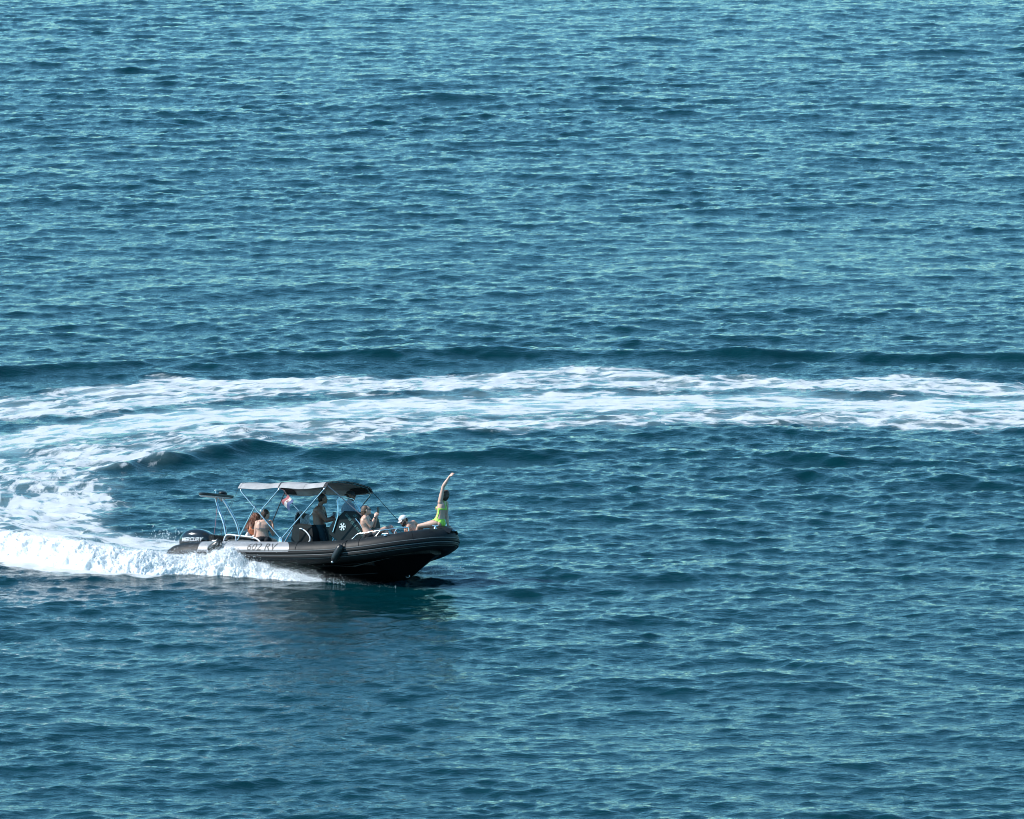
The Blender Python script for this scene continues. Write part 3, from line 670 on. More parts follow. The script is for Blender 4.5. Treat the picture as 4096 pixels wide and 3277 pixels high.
MB().tube(spline([(-.02, -.10, .90), (.10, -.14, 1.02), (.26, -.22, 1.04), (.45, -.30, .95)], 5), .02, 8).build('cable_hose', M_['strap'], eng)

# ---- things that hang on the boat
def hung(name, label, cat, base, group=None):
    return tag(empty(name, M=BOAT_M @ Matrix.Translation(base)), label, cat, group)
def fender(a, b, r, rope_to, label):
    a = Vector(a); b = Vector(b); d = (b - a); L_ = d.length; d.normalize(); t = hung('fender', label, 'fender', b, 'black fenders on the collar')
    prof = [(0, .25), (.03, .3), (.05, .55), (.12, .85), (.25, 1), (.75, 1), (.88, .85), (.95, .55), (.97, .3), (1.0, .22)]
    MB().tube([a + d * L_ * q - b for q, _ in prof], [r * k for _, k in prof], 18).build('body', M_['black'], t)
    MB().ell(b + d * .015 - b, (.028, .028, .028)).build('end_ring', M_['steel'], t)
    MB().tube([p - b for p in [a, a.lerp(Vector(rope_to), .5) + Vector((0, -.02, .02)), Vector(rope_to)]], .009, 6).build('rope', M_['strap'], t)
fender((4.19, -1.345, .83), (3.98, -1.36, .44), .085, (4.24, -1.08, .95), 'black fender hung on the collar below the console')
fender((.98, -1.33, .86), (.66, -1.36, .64), .095, (1.04, -1.10, .88), 'black fender swung back on the collar beside the engine')
fl = hung('flag', 'small red white and blue flag fluttering under the canopy', 'flag', (1.40, .95, 1.97))
def flag_pt(u, v):
    top = Vector((1.27, .95, 2.10)); bot = Vector((1.43, .96, 1.95))
    p = top.lerp(bot, v); q = Vector((-.15, .0, -.15)) * u
    return p + q + Vector((.02, .10, -.04)) * (.5 * u * sin(6 * u + 2 * v)) + Vector((0, 0, -.05 * u * u)) - Vector((1.40, .95, 1.97))
for k, c in enumerate(('red', 'white_cloth', 'blue')):
    MB().sheet(lambda u, v: flag_pt(u, (k + v) / 3), 12, 5, .002).build('stripe', M_[c], fl)
em = MB()
for i in range(3):
    for j in range(3):
        if (i + j) % 2 == 0: em.grid(lambda u, v: flag_pt(.38 + .08 * (i + u), .40 + .075 * (j + v)) + Vector((.003, -.004, .001)), 1, 1)
em.build('crest', M_['red'], fl)
tw = hung('towel', 'grey patterned towel draped over the helm seat backrest', 'towel', (2.14, .24, 1.2))
def towel(u, v):
    s = v * 2 - 1; z = .44 - .44 * abs(s) ** 1.6 ; x = .10 * s + .02 * sin(9 * u + 3 * s)
    return Vector((x, -.22 + .46 * u + .02 * sin(6 * s + 8 * u), z + .03 * sin(5 * u)))
MB().sheet(towel, 18, 22, .012).build('cloth', M_['towel'], tw)
tw2 = hung('towel', 'white towel bunched on the stern bench beside the curly haired passenger', 'towel', (.95, -.1, .885))
MB().grid(lambda u, v: Vector((-.22 + .44 * u, -.20 + .40 * v, max(0, .24 * (sin(pi * u) * sin(pi * v)) ** .6 + .05 * sin(14 * u + 5 * v) * sin(pi * u)))), 22, 18).build('cloth', M_['white_cloth'], tw2)

# ------------------------------------------------------------------ people
VR, VU, VF = Vector((.864, .502, .044)), Vector((-.001, -.085, .996)), Vector((-.504, .861, .073))   # handy directions in the boat
def skin_mat(name, col):
    return mat(name, col, .48, noise=(9, .12), bump=(40, .15, .004), Subsurface_Weight=.12, Subsurface_Scale=.02)
SK = dict(fair=skin_mat('fair_skin', (.56, .35, .27)), light=skin_mat('light_skin', (.50, .30, .23)), tan=skin_mat('tanned_skin', (.27, .135, .095)))
CL = dict(neon=mat('neon_yellow_fabric', (.40, .70, .09), .6, noise=(20, .05)), bikini_grey=mat('grey_lilac_fabric', (.17, .15, .19), .7, noise=(20, .1)),
 black=mat('black_fabric', (.014, .015, .018), .75, noise=(16, .2)), orange=mat('orange_fabric', (.62, .20, .09), .7, noise=(16, .1)), shorts=mat('dark_teal_fabric', (.010, .038, .052), .75, noise=(14, .2), bump=(24, .5, .012)),
 shirt=mat('dark_violet_fabric', (.040, .030, .058), .8, noise=(12, .2), bump=(22, .5, .012)), white=mat('white_fabric', (.74, .75, .76), .75, noise=(18, .06)), navy=mat('navy_fabric', (.02, .03, .07), .75, noise=(14, .2)))
HR = dict(brown=mat('brown_hair', (.055, .030, .018), .45, noise=(40, .5), bump=(90, .8, .01)), auburn=mat('auburn_hair', (.16, .055, .028), .42, noise=(30, .5), bump=(90, .8, .01)),
 dark=mat('dark_hair', (.016, .011, .010), .45, noise=(40, .5), bump=(90, .8, .01)), light=mat('light_brown_hair', (.10, .062, .040), .45, noise=(40, .5), bump=(90, .8, .01)))
LENS = mat('dark_lens', (.006, .006, .008), .08); LIP = mat('lips', (.36, .14, .12), .45); EYE = mat('eye', (.03, .02, .02), .2)

def frame(f, u):
    """matrix with columns left, front, up"""
    f = f.normalized(); u = (u - f * u.dot(f)).normalized(); l = u.cross(f)
    return Matrix((l, f, u)).transposed()
def remesh(mb, voxel, smooth=3, name='body'):
    me = bpy.data.meshes.new(name); me.from_pydata(mb.v, [], mb.f); me.update()
    bm = bmesh.new(); bm.from_mesh(me); bmesh.ops.remove_doubles(bm, verts=bm.verts, dist=1e-6); bmesh.ops.recalc_face_normals(bm, faces=bm.faces); bm.to_mesh(me); bm.free()
    o = bpy.data.objects.new('tmp', me); COL.objects.link(o)
    r = o.modifiers.new('r', 'REMESH'); r.mode = 'VOXEL'; r.voxel_size = voxel
    s = o.modifiers.new('s', 'SMOOTH'); s.factor = .5; s.iterations = smooth
    out = bpy.data.meshes.new_from_object(o.evaluated_get(bpy.context.evaluated_depsgraph_get()))
    bpy.data.objects.remove(o); bpy.data.meshes.remove(me); out.name = name
    out.polygons.foreach_set('use_smooth', np.ones(len(out.polygons), bool)); return out
def link(me, name, material, parent):
    o = bpy.data.objects.new(name, me); COL.objects.link(o); me.materials.clear(); me.materials.append(material); o.parent = parent; return o
def limb(mb, a, b, prof, n=14):
    mb.tube([a.lerp(b, t) for t, _ in prof], [r for _, r in prof], n)
    for p, r in ((a.lerp(b, prof[0][0]), prof[0][1]), (a.lerp(b, prof[-1][0]), prof[-1][1])): mb.ell(p, (r, r, r), n=12, m=8)
def hand(mb, w, d, nrm, curl, side, spread=.25, k=1.0):
    """w wrist, d finger direction, nrm back of the hand, curl degrees per joint, side +1 thumb towards d x nrm"""
    d = d.normalized(); nrm = (nrm - d * nrm.dot(d)).normalized(); x = d.cross(nrm) * side
    Mx = Matrix((x, d, nrm)).transposed(); c = w + d * .045 * k
    mb.ell(c, (.040 * k, .052 * k, .016 * k), Mx); mb.tube([w - d * .02, w + d * .03], [.024 * k, .026 * k], 10)
    for i, ln in enumerate((.072, .080, .075, .060)):
        off = (.030 - .020 * i) * k; p = w + d * .082 * k + x * off; q = (d + x * spread * (1.5 - i) * .3).normalized(); nn = nrm.copy(); pts = [p - q * .02]; pts.append(p.copy())
        for j in range(3):
            a = radians(curl * (.8 + .2 * j)); q, nn = (q * cos(a) - nn * sin(a)).normalized(), (nn * cos(a) + q * sin(a)).normalized()
            p = p + q * ln * k * (.42, .33, .25)[j]; pts.append(p.copy())
        mb.tube(pts, [.0100 * k, .0100 * k, .0095 * k, .009 * k, .008 * k], 8)
        mb.ell(pts[-1], (.008 * k,) * 3, n=8, m=6)
    p = w + d * .022 * k + x * .030 * k; q = (d * .75 + x * .75 - nrm * .25 * (curl > 30)).normalized(); q2 = (d - nrm * (.2 + curl / 90)).normalized()
    mb.tube([p - q * .02, p + q * .035 * k, p + q * .035 * k + q2 * .030 * k, p + q * .035 * k + q2 * .052 * k], [.014 * k, .012 * k, .0105 * k, .009 * k], 8)
    mb.ell(p + q * .035 * k + q2 * .052 * k, (.009 * k,) * 3, n=8, m=6)

class Person:
    def __init__(s, J, front, face, up, label, skin, male=False, group=None, handL=None, handR=None, toes=None, k=1.0, bulk=1.0, arms=None, bust=1.0):
        """J: joints in boat coordinates"""
        s.pel0 = Vector(J['pel']); J = {a: Vector(b) - s.pel0 for a, b in J.items()}; s.J = J
        s.root = tag(empty('person', M=BOAT_M @ Matrix.Translation(s.pel0)), label, 'person', group)
        pel, neck = J['pel'], J['neck']; ax = (neck - pel).normalized(); crotch = pel - ax * .10; s.crotch = crotch
        latS = (J['shL'] - J['shR']).normalized(); latH = (J['hipL'] - J['hipR']).normalized()
        F = front.normalized(); s.F = F; s.ax = ax
        if male: S = [(-.105, .07, .06), (-.05, .135, .095), (.03, .155, .108), (.30, .145, .105), (.45, .150, .105), (.66, .172, .118), (.82, .168, .105), (.92, .130, .080), (1.0, .066, .062)]
        else: S = [(-.105, .065, .055), (-.05, .135, .095), (.04, .160, .105), (.30, .124, .085), (.42, .118, .080), (.62, .138, .098), (.80, .142, .088), (.91, .112, .068), (1.0, .055, .055)]
        mb = MB(); V = []; n = 24; L = (neck - pel).length
        bow = F * (-.025)
        for t, w, d in S:
            c = pel + ax * L * t + bow * sin(pi * max(0, min(1, t))); lat = latH.lerp(latS, max(0, min(1, t))); lat = (lat - ax * lat.dot(ax)).normalized(); fr = ax.cross(lat); fr = fr if fr.dot(F) > 0 else -fr
            V += [c + lat * w * bulk * math.copysign(abs(cos(a)) ** .85, cos(a)) + fr * d * bulk * math.copysign(abs(sin(a)) ** .85, sin(a)) for a in np.linspace(0, 2 * pi, n + 1)[:-1]]
        m = len(S); mb.add(V, [(i * n + q, i * n + (q + 1) % n, (i + 1) * n + (q + 1) % n, (i + 1) * n + q) for i in range(m - 1) for q in range(n)] + [tuple(range(n))[::-1], tuple(range((m - 1) * n, m * n))])
        lat = (latS - ax * latS.dot(ax)).normalized(); fr = ax.cross(lat); fr = fr if fr.dot(F) > 0 else -fr; s.lat, s.fr, s.L = lat, fr, L
        hl = (latH - ax * latH.dot(ax)).normalized()
        for sg in (-1, 1):
            mb.ell(pel - ax * .015 + hl * sg * .075 - fr * .065, (.078, .065, .085), Matrix((hl, fr, ax)).transposed())        # seat
            if not male: mb.ell(pel + ax * L * .60 + lat * sg * .068 + fr * .085 * (.6 + .4 * bust), (.056 * bust, .048 * bust, .055 * bust), Matrix((lat, fr, ax)).transposed())
            else: mb.ell(pel + ax * L * .70 + lat * sg * .08 + fr * .085, (.075, .03, .06), Matrix((lat, fr, ax)).transposed())
            mb.ell(pel + ax * L * .74 + lat * sg * .075 - fr * .070, (.055, .028, .085), Matrix((lat, fr, ax)).transposed())    # shoulder blade
        a_ = arms or (1.0 if male else .80); l_ = 1.0 if male else .95
        for sd in 'LR':
            sh, el, wr, hip, kn, an = (J[q + sd] for q in ('sh', 'el', 'wr', 'hip', 'kn', 'an'))
            mb.ell(sh, (.062 * a_,) * 3)
            mb.tube([neck - ax * .03, sh.lerp(neck, .45) + ax * .005, sh], [.052, .050 * (1 if male else .85), .050 * a_], 12)
            mb.tube([pel + ax * L * .72 + (sh - pel - ax * L * .72) * .1, sh], [.07, .055 * a_], 12)
            limb(mb, sh, el, [(0, .056 * a_), (.2, .058 * a_), (.45, .054 * a_), (.75, .044 * a_), (1, .041 * a_)])
            limb(mb, el, wr, [(0, .041 * a_), (.2, .046 * a_), (.5, .038 * a_), (.85, .028 * a_), (1, .026 * a_)])
            limb(mb, hip, kn, [(0, .088 * l_), (.15, .090 * l_), (.4, .080 * l_), (.75, .060 * l_), (1, .054 * l_)], 16)
            limb(mb, kn, an, [(0, .054 * l_), (.12, .052 * l_), (.32, .056 * l_), (.6, .044 * l_), (.9, .033), (1, .034)])
            tz = (toes or {}).get(sd, F); up0 = (kn - an).normalized(); tz = (tz - up0 * tz.dot(up0) * .85).normalized()
            mb.tube([an - tz * .045 - up0 * .035, an + tz * .04 - up0 * .035, an + tz * .12 - up0 * .05, an + tz * .18 - up0 * .06], [.032, .036, .034, .020], 12); mb.ell(an + tz * .18 - up0 * .06, (.02, .02, .02)); mb.ell(an - tz * .05 - up0 * .035, (.032,) * 3)
            h = {'L': handL, 'R': handR}[sd] or {}
            fd = h.get('dir', (wr - el).normalized()); nr = h.get('back', (-F + ax * .3)); hand(mb, wr, fd, nr, h.get('curl', 22), h.get('side', 1), h.get('spread', .2), 1.0 if male else .92)
        # head
        H = J['head']; B = frame(face, up); s.HB = B; s.H = H; hl, hf, hu = B.col[0], B.col[1], B.col[2]; k = .98 if male else .93; s.hk = k
        P = lambda x, y, z: H + (hl * x + hf * y + hu * z) * k
        s.P = P; E = lambda x, y, z, r: mb.ell(P(x, y, z), tuple(q * k for q in r), B, n=18, m=12)
        E(0, -.012, .028, (.076, .096, .092)); E(0, .018, -.035, (.062, .070, .080)); E(0, .045, -.075, (.040, .042, .036))
        E(0, .052, .038, (.055, .040, .040))                                                             # brow
        E(0, .096, -.012, (.012, .016, .024)); E(0, .106, -.024, (.014, .013, .011)); E(0, .086, -.058, (.024, .014, .009)); E(0, .080, -.092, (.020, .018, .016))
        for sg in (-1, 1):
            E(sg * .038, .070, -.022, (.024, .020, .022)); E(sg * .078, -.004, -.008, (.010, .018, .030))
        mb.tube([neck - ax * .03, neck.lerp(P(0, -.02, -.06), .5), P(0, -.018, -.05)], [.060 if male else .050, .054 if male else .045, .056 if male else .047], 14)
        s.me = remesh(mb, .0085); s.body = link(s.me, 'body', SK[skin], s.root)
        for sg in (-1, 1):
            MB().ell(P(sg * .031, .086, .006), tuple(q * k for q in (.011, .006, .006)), B, n=10, m=6).build('eye', EYE, s.root)
        MB().ell(P(0, .098, -.060), tuple(q * k for q in (.022, .006, .006)), B, n=12, m=6).build('mouth', LIP, s.root)
        nv = len(s.me.vertices); co = np.empty(nv * 3); s.me.vertices.foreach_get('co', co); co = co.reshape(-1, 3)
        no = np.empty(nv * 3); s.me.vertices.foreach_get('normal', no); s.co, s.no = co, no.reshape(-1, 3)
        A = lambda v: np.array(v)
        rel = co - A(pel); s.t = rel @ A(ax) / L
        ctr = A(pel) + np.outer(s.t * L, A(ax)) + np.outer(np.sin(pi * np.clip(s.t, 0, 1)), A(bow)); s.x = (co - ctr) @ A(lat); s.y = (co - ctr) @ A(fr)
        def seg(a, b):
            a, b = A(a), A(b); e = b - a; t = np.clip(((co - a) @ e) / (e @ e), 0, 1); return np.linalg.norm(co - a - t[:, None] * e, axis=1), ((co - a) @ e) / (e @ e)
        s.seg = {q + sd: seg(J[i + sd], J[j + sd]) for sd in 'LR' for q, i, j in (('ua', 'sh', 'el'), ('fa', 'el', 'wr'), ('th', 'hip', 'kn'), ('ca', 'kn', 'an'))}
        trunk, _ = seg(crotch, neck)
        s.arm = np.minimum.reduce([np.where(s.seg['ua' + d][1] > .12, s.seg['ua' + d][0] - .058 * a_, 9) for d in 'LR'] + [s.seg['fa' + d][0] - .046 * a_ for d in 'LR']) < .018
        hd = np.linalg.norm(co - A(H), axis=1) < .145; s.arm |= hd
        s.leg = np.minimum.reduce([np.where(s.seg['th' + d][1] > .22, s.seg['th' + d][0] - .088, 9) for d in 'LR'] + [s.seg['ca' + d][0] - .056 for d in 'LR']) < .012
    def wear(s, name, sel, material, off=.005, label=None):
        """cloth that follows the body: the chosen skin faces lifted off and given thickness"""
        bm = bmesh.new(); bm.from_mesh(s.me); bm.verts.ensure_lookup_table()
        idx = {}
        dead = [f for f in bm.faces if not all(sel[v.index] for v in f.verts)]
        for i, v in enumerate(bm.verts): v.co += Vector(s.no[i]) * off
        bmesh.ops.delete(bm, geom=dead, context='FACES')
        left = set(bm.verts); parts = []
        while left:
            st = [left.pop()]; grp = [st[0]]
            while st:
                for e in st.pop().link_edges:
                    for w in e.verts:
                        if w in left: left.discard(w); st.append(w); grp.append(w)
            parts.append(grp)
        big = max(len(q) for q in parts)
        bmesh.ops.delete(bm, geom=[v for q in parts if len(q) < big for v in q], context='VERTS')
        rim = [v for v in bm.verts if v.is_boundary]
        for _ in range(3): bmesh.ops.smooth_vert(bm, verts=rim, factor=.35, use_axis_x=True, use_axis_y=True, use_axis_z=True)
        me = bpy.data.meshes.new(name); bm.to_mesh(me); bm.free()
        o = bpy.data.objects.new('tmp', me); COL.objects.link(o); so = o.modifiers.new('s', 'SOLIDIFY'); so.thickness = .003; so.offset = 1
        m2 = bpy.data.meshes.new_from_object(o.evaluated_get(bpy.context.evaluated_depsgraph_get())); bpy.data.objects.remove(o); bpy.data.meshes.remove(me); m2.name = name
        m2.polygons.foreach_set('use_smooth', np.ones(len(m2.polygons), bool))
        o = link(m2, name, material, s.root)
        if label: o['label'] = label
        return o
    def hair(s, material, shapes=(), capped=False, name='hair'):
        mb = MB(); k = s.hk
        E = lambda x, y, z, r: mb.ell(s.P(x, y, z), tuple(q * k for q in r), s.HB, n=20, m=14)
        if capped: E(0, -.050, -.004, (.079, .068, .062))
        else: E(0, -.026, .042, (.083, .094, .090)); E(0, -.052, .005, (.080, .072, .085))
        for c, r in shapes: E(*c, r)
        for v in range(len(mb.v)):
            p = Vector(mb.v[v]); q = p * 55; mb.v[v] = tuple(p + s.HB.col[2] * .003 * sin(q.x + 2 * q.z) + s.HB.col[0] * .003 * sin(q.y * 1.3 + q.z))
        return link(remesh(mb, .011, 1, name), name, material, s.root)
    def glasses(s):
        mb = MB()
        for sg in (-1, 1):
            mb.ell(s.P(sg * .033, .096, .008), tuple(q * s.hk for q in (.030, .010, .022)), s.HB, n=14, m=8); mb.tube([s.P(sg * .062, .085, .012), s.P(sg * .078, .04, .014), s.P(sg * .080, -.015, .008)], .004, 6)
        mb.tube([s.P(-.01, .102, .012), s.P(.01, .102, .012)], .004, 6); mb.build('sunglasses', LENS, s.root)
    def cap(s, material, backwards=False):
        B = s.HB; k = s.hk; g = -1 if backwards else 1
        mb = MB(); n = 26; rows = 8; V = []
        for i in range(rows + 1):
            a = pi / 2 * i / rows
            V += [s.P(.088 * cos(a) * cos(b) , -.016 + .108 * cos(a) * sin(b), .038 + .092 * sin(a) ** .9 - .012 * (1 - sin(a)) * (-g * sin(b))) for b in np.linspace(0, 2 * pi, n + 1)[:-1]]
        mb.add(V, [(i * n + q, i * n + (q + 1) % n, (i + 1) * n + (q + 1) % n, (i + 1) * n + q) for i in range(rows) for q in range(n)])
        mb.ell(s.P(0, -.016, .132), tuple(q * k for q in (.010, .010, .006)), B, n=10, m=6)
        c = mb.build('cap', material, s.root)
        MB().sheet(lambda u, v: s.P((v - .5) * .150 * (1 - .35 * u * u), g * (.080 + .085 * u * (1 - (2 * v - 1) ** 2 * .35)) - .016 * (g > 0), .046 - .018 * u - .022 * (2 * v - 1) ** 2), 8, 12, .005).build('visor', material, c)
    def locks(s, material, strands, name='lock'):
        mb = MB()
        for pts, r0, r1 in strands:
            mb.tube(pts, list(np.linspace(r0, r1, len(pts))), 6)
        return mb.build('curls', material, s.root)

def line_band(p, a, b, w):
    """skin points of the back within w of the line from a to b, each (sideways, height)"""
    ax_, at = a; bx_, bt = b; L = p.L
    ex, et = bx_ - ax_, (bt - at) * L; q = np.clip(((p.x - ax_) * ex + (p.t - at) * L * et) / (ex * ex + et * et), 0, 1)
    return np.hypot(p.x - ax_ - q * ex, (p.t - at) * L - q * et) < w

PJ = dict(
P2=dict(head=(1.607,-0.488,1.536), neck=(1.583,-0.549,1.399), pel=(1.566,-0.500,0.973), shL=(1.454,-0.597,1.339), elL=(1.403,-0.571,1.101), wrL=(1.331,-0.456,0.889), shR=(1.665,-0.438,1.339), elR=(1.680,-0.259,1.105), wrR=(1.641,-0.232,1.347), hipL=(1.484,-0.523,0.948), hipR=(1.627,-0.439,0.956), knL=(1.364,-0.106,0.956), knR=(1.611,-0.054,0.961), anL=(1.362,-0.005,0.577), anR=(1.621,0.053,0.582)),
P1=dict(head=(0.995,0.078,1.495), neck=(0.981,0.057,1.372), pel=(0.932,0.083,0.994), shL=(0.857,0.036,1.306), elL=(0.793,0.110,1.094), wrL=(0.783,0.318,1.028), shR=(1.034,0.174,1.318), elR=(0.999,0.298,1.115), wrR=(0.874,0.418,1.036), hipL=(0.854,0.062,0.974), hipR=(0.980,0.159,0.982), knL=(0.726,0.474,0.990), knR=(0.884,0.543,0.996), anL=(0.704,0.563,0.608), anR=(0.866,0.634,0.614)),
P3=dict(head=(2.780,0.033,1.941), neck=(2.713,0.008,1.774), pel=(2.719,0.051,1.303), shR=(2.764,-0.151,1.675), elR=(2.924,-0.028,1.455), wrR=(3.098,0.142,1.483), shL=(2.684,0.193,1.717), elL=(2.733,0.301,1.463), wrL=(2.874,0.262,1.526), hipR=(2.747,-0.035,1.276), hipL=(2.702,0.145,1.305), knR=(2.895,0.074,0.877), knL=(2.839,0.271,0.907), anR=(2.917,0.100,0.444), anL=(2.885,0.334,0.477)),
P4=dict(head=(3.187,0.593,2.052), neck=(3.142,0.579,1.906), pel=(3.137,0.617,1.420), shR=(3.194,0.421,1.800), elR=(3.204,0.415,1.522), wrR=(3.286,0.524,1.347), shL=(3.102,0.759,1.828), elL=(3.121,0.828,1.557), wrL=(3.279,0.801,1.608), hipR=(3.171,0.535,1.387), hipL=(3.114,0.710,1.402), knR=(3.206,0.588,0.995), knL=(3.138,0.756,1.010), anR=(3.189,0.606,0.535), anL=(3.122,0.798,0.551)),
P5=dict(head=(4.291,-0.521,1.651), neck=(4.249,-0.535,1.524), pel=(4.341,-0.446,1.106), shR=(4.341,-0.639,1.466), elR=(4.447,-0.562,1.285), wrR=(4.491,-0.462,1.514), shL=(4.230,-0.370,1.497), elL=(4.352,-0.271,1.309), wrL=(4.456,-0.355,1.515), hipR=(4.387,-0.523,1.092), hipL=(4.324,-0.353,1.122), knR=(4.681,-0.329,1.256), knL=(4.693,-0.094,1.309), anR=(4.781,-0.195,0.908), anL=(4.841,0.012,1.073)),
P6=dict(head=(5.024,-0.116,1.454), neck=(5.105,-0.017,1.389), pel=(5.186,0.115,1.082), shL=(5.181,-0.139,1.305), elL=(5.272,-0.040,1.167), wrL=(5.158,-0.146,1.092), shR=(5.121,0.164,1.429), elR=(5.220,0.310,1.344), wrR=(5.341,0.276,1.210), hipL=(5.220,0.009,1.056), hipR=(5.172,0.187,1.088), knL=(4.955,-0.211,1.004), knR=(4.828,0.032,1.090), anL=(4.678,-0.339,0.862), anR=(4.561,-0.112,0.947)),
P7=dict(head=(6.031,-0.062,2.055), neck=(6.000,-0.047,1.934), pel=(5.920,-0.051,1.427), shL=(5.994,-0.162,1.883), elL=(6.073,-0.191,2.227), wrL=(6.206,-0.156,2.455), shR=(5.995,0.096,1.864), elR=(6.001,0.133,1.606), wrR=(6.074,0.102,1.375), hipL=(5.921,-0.142,1.412), hipR=(5.899,0.042,1.419), knL=(5.545,-0.285,1.325), knR=(5.458,-0.024,1.339), anL=(5.371,-0.113,1.103), anR=(5.287,0.126,1.139)),
)
# nudges so that feet and seats rest on what carries them
for q, j, dz in (('P2','anL',-.03),('P2','anR',-.03),('P1','anL',-.06),('P1','anR',-.06),('P4','anL',-.07),('P4','anR',-.06),('P3','anR',.01)):
    x, y, z = PJ[q][j]; PJ[q][j] = (x, y, z + dz)

# passenger in a bikini, seen from behind on the side seat
p = Person(PJ['P2'], VF * .78 + VR * .62, VR * .80 + VF * .50 - VU * .18, VU + VR * .12, 'woman in a thin grey bikini sitting upright on the stern bench, hand at her face', 'fair',
  handR=dict(dir=(VU * .75 - VR * .45 + VF * .1), back=VR * .7 + VF * .3 + VU * .2, curl=45, side=-1), handL=dict(dir=(VF + VR * .2 - VU * .3), back=VU, curl=12, side=-1), toes=dict(L=VF, R=VF), bulk=1.08, arms=.9)
p.hair(HR['brown'], [((0, -.06, -.05), (.062, .055, .075)), ((.0, -.085, -.10), (.045, .04, .06)), ((0, -.098, .03), (.045, .045, .045))])
body = ~p.arm & ~p.leg
p.wear('bikini_top', body & ((np.abs(p.t - .575) < .026) | ((p.y > 0) & (np.abs(p.t - .60) < .11) & (np.abs(p.x) < .125)) | ((p.y < .05) & (p.t > .57) & (p.t < .98) & (line_band(p, (.075, .58), (.085, 1.0), .0085) | line_band(p, (-.060, .58), (-.095, 1.0), .0085)))), CL['bikini_grey'], .006)
p.wear('bikini_bottom', body & (p.t < .14 - .10 * (np.abs(p.x) / .16) ** 2 + .06), CL['black'], .006)
# curly haired passenger beside her
p = Person(PJ['P1'], VF, VF * .75 + VR * .55 - VU * .25, VU + VR * .30, 'woman with long curly auburn hair and an orange top sitting low on the stern bench', 'light',
  handL=dict(dir=VF + VR * .3, back=VU, curl=15, side=-1), handR=dict(dir=VF, back=VU, curl=15), toes=dict(L=VF, R=VF), k=.95)
p.hair(HR['auburn'], [((0, -.055, -.05), (.082, .070, .09)), ((.015, -.07, -.13), (.075, .06, .08)), ((.03, -.085, -.20), (.07, .05, .08)), ((.05, -.09, -.27), (.065, .045, .07))])
st = []
for i in range(90):
    a = random.uniform(-2.6, 2.6); r = random.uniform(.04, .085); h = random.uniform(.0, .10)
    x0 = sin(a) * .085; y0 = -.05 - cos(a) * .05 if abs(a) < 2.2 else .03; ln = random.uniform(.20, .46); ph = random.uniform(0, 6.28); fq = random.uniform(38, 60); rr = random.uniform(.008, .016); pts = []
    for q in np.linspace(0, 1, 26):
        pts.append(p.P(x0 * (1 + .25 * q) + .05 * q * q + rr * sin(ph + fq * q * ln), y0 - .03 * q + rr * cos(ph + fq * q * ln), h - ln * q + .02))
    st.append((pts, .011, .004))
p.locks(HR['auburn'], st)
body = ~p.arm & ~p.leg
p.wear('top', body & (p.t > .30) & (p.t < .80) & ((p.t < .66) | (np.abs(np.abs(p.x) - .09) < .03)), CL['orange'], .007)
p.wear('swim_bottom', body & (p.t < .18), CL['shirt'], .006)
# helmsman
p = Person(PJ['P3'], VR * .92 + VF * .3, VR * .96 + VF * .18, VU + VR * .05, 'shirtless tanned man in dark shorts standing at the console holding a cup', 'tan', male=True,
  handR=dict(dir=VR * .9 - VU * .15, back=VU * .8 - VF * .4, curl=48, side=1), handL=dict(dir=VU * .35 + VR * .75 - VF * .3, back=VF * .9 + VU * .1, curl=50, side=-1), toes=dict(L=VR, R=VR), bulk=1.14, arms=1.14)
p.hair(HR['dark'])
th = np.minimum(np.where((p.seg['thL'][1] < .80), p.seg['thL'][0], 9), np.where((p.seg['thR'][1] < .80), p.seg['thR'][0], 9)) < .115
p.wear('shorts', (th & (p.t < .16)) | (~p.arm & (p.t < .13) & (p.t > -.35) & ~((p.seg['thL'][1] > .8) | (p.seg['thR'][1] > .8))), CL['shorts'], .016)
cup_at = Vector(PJ['P3']['wrL']) + VR * .075 + VU * .07 - VF * .035
cup = hung('cup', 'small grey drinking cup held by the man at the console', 'cup', cup_at - Vector((0, 0, .06)))
CM = mat('grey_tin', (.16, .19, .22), .35, .3, noise=(10, .1))
MB().tube([(0,0,0),(0,0,.01),(0,0,.10),(0,0,.112)], [.028,.031,.037,.037], 18).build('cup_body', CM, cup); MB().tube([(0,0,.112),(0,0,.122)], [.038,.034], 18).build('lid', M_['black'], cup)
# second man
p = Person(PJ['P4'], VR, VR * .92 - VF * .32 - VU * .05, VU, 'man in a dark violet shirt and sunglasses standing behind the windscreen', 'tan', male=True,
  handR=dict(dir=VR * .7 - VU * .6, back=VU * .6 - VF * .4, curl=30), handL=dict(dir=VR + VU * .1, back=VU, curl=40, side=-1), toes=dict(L=VR, R=VR), bulk=1.14, arms=1.12)
p.hair(HR['dark'], capped=True); p.cap(CL['black'], True); p.glasses()
ua = np.minimum(np.where(p.seg['uaL'][1] < .62, p.seg['uaL'][0], 9), np.where(p.seg['uaR'][1] < .62, p.seg['uaR'][0], 9)) < .095
hd = np.linalg.norm(p.co - np.array(p.H), axis=1) < .175
p.wear('shirt', ((~p.arm & ~p.leg & (p.t > -.02) & (p.t < .97)) | (ua & (p.t > .3))) & ~hd, CL['shirt'], .010)
th = np.minimum(np.where((p.seg['thL'][1] < .80), p.seg['thL'][0], 9), np.where((p.seg['thR'][1] < .80), p.seg['thR'][0], 9)) < .115
p.wear('shorts', (th & (p.t < .10)) | (~p.arm & (p.t < .06) & (p.t > -.35) & ~((p.seg['thL'][1] > .8) | (p.seg['thR'][1] > .8))), CL['navy'], .016)
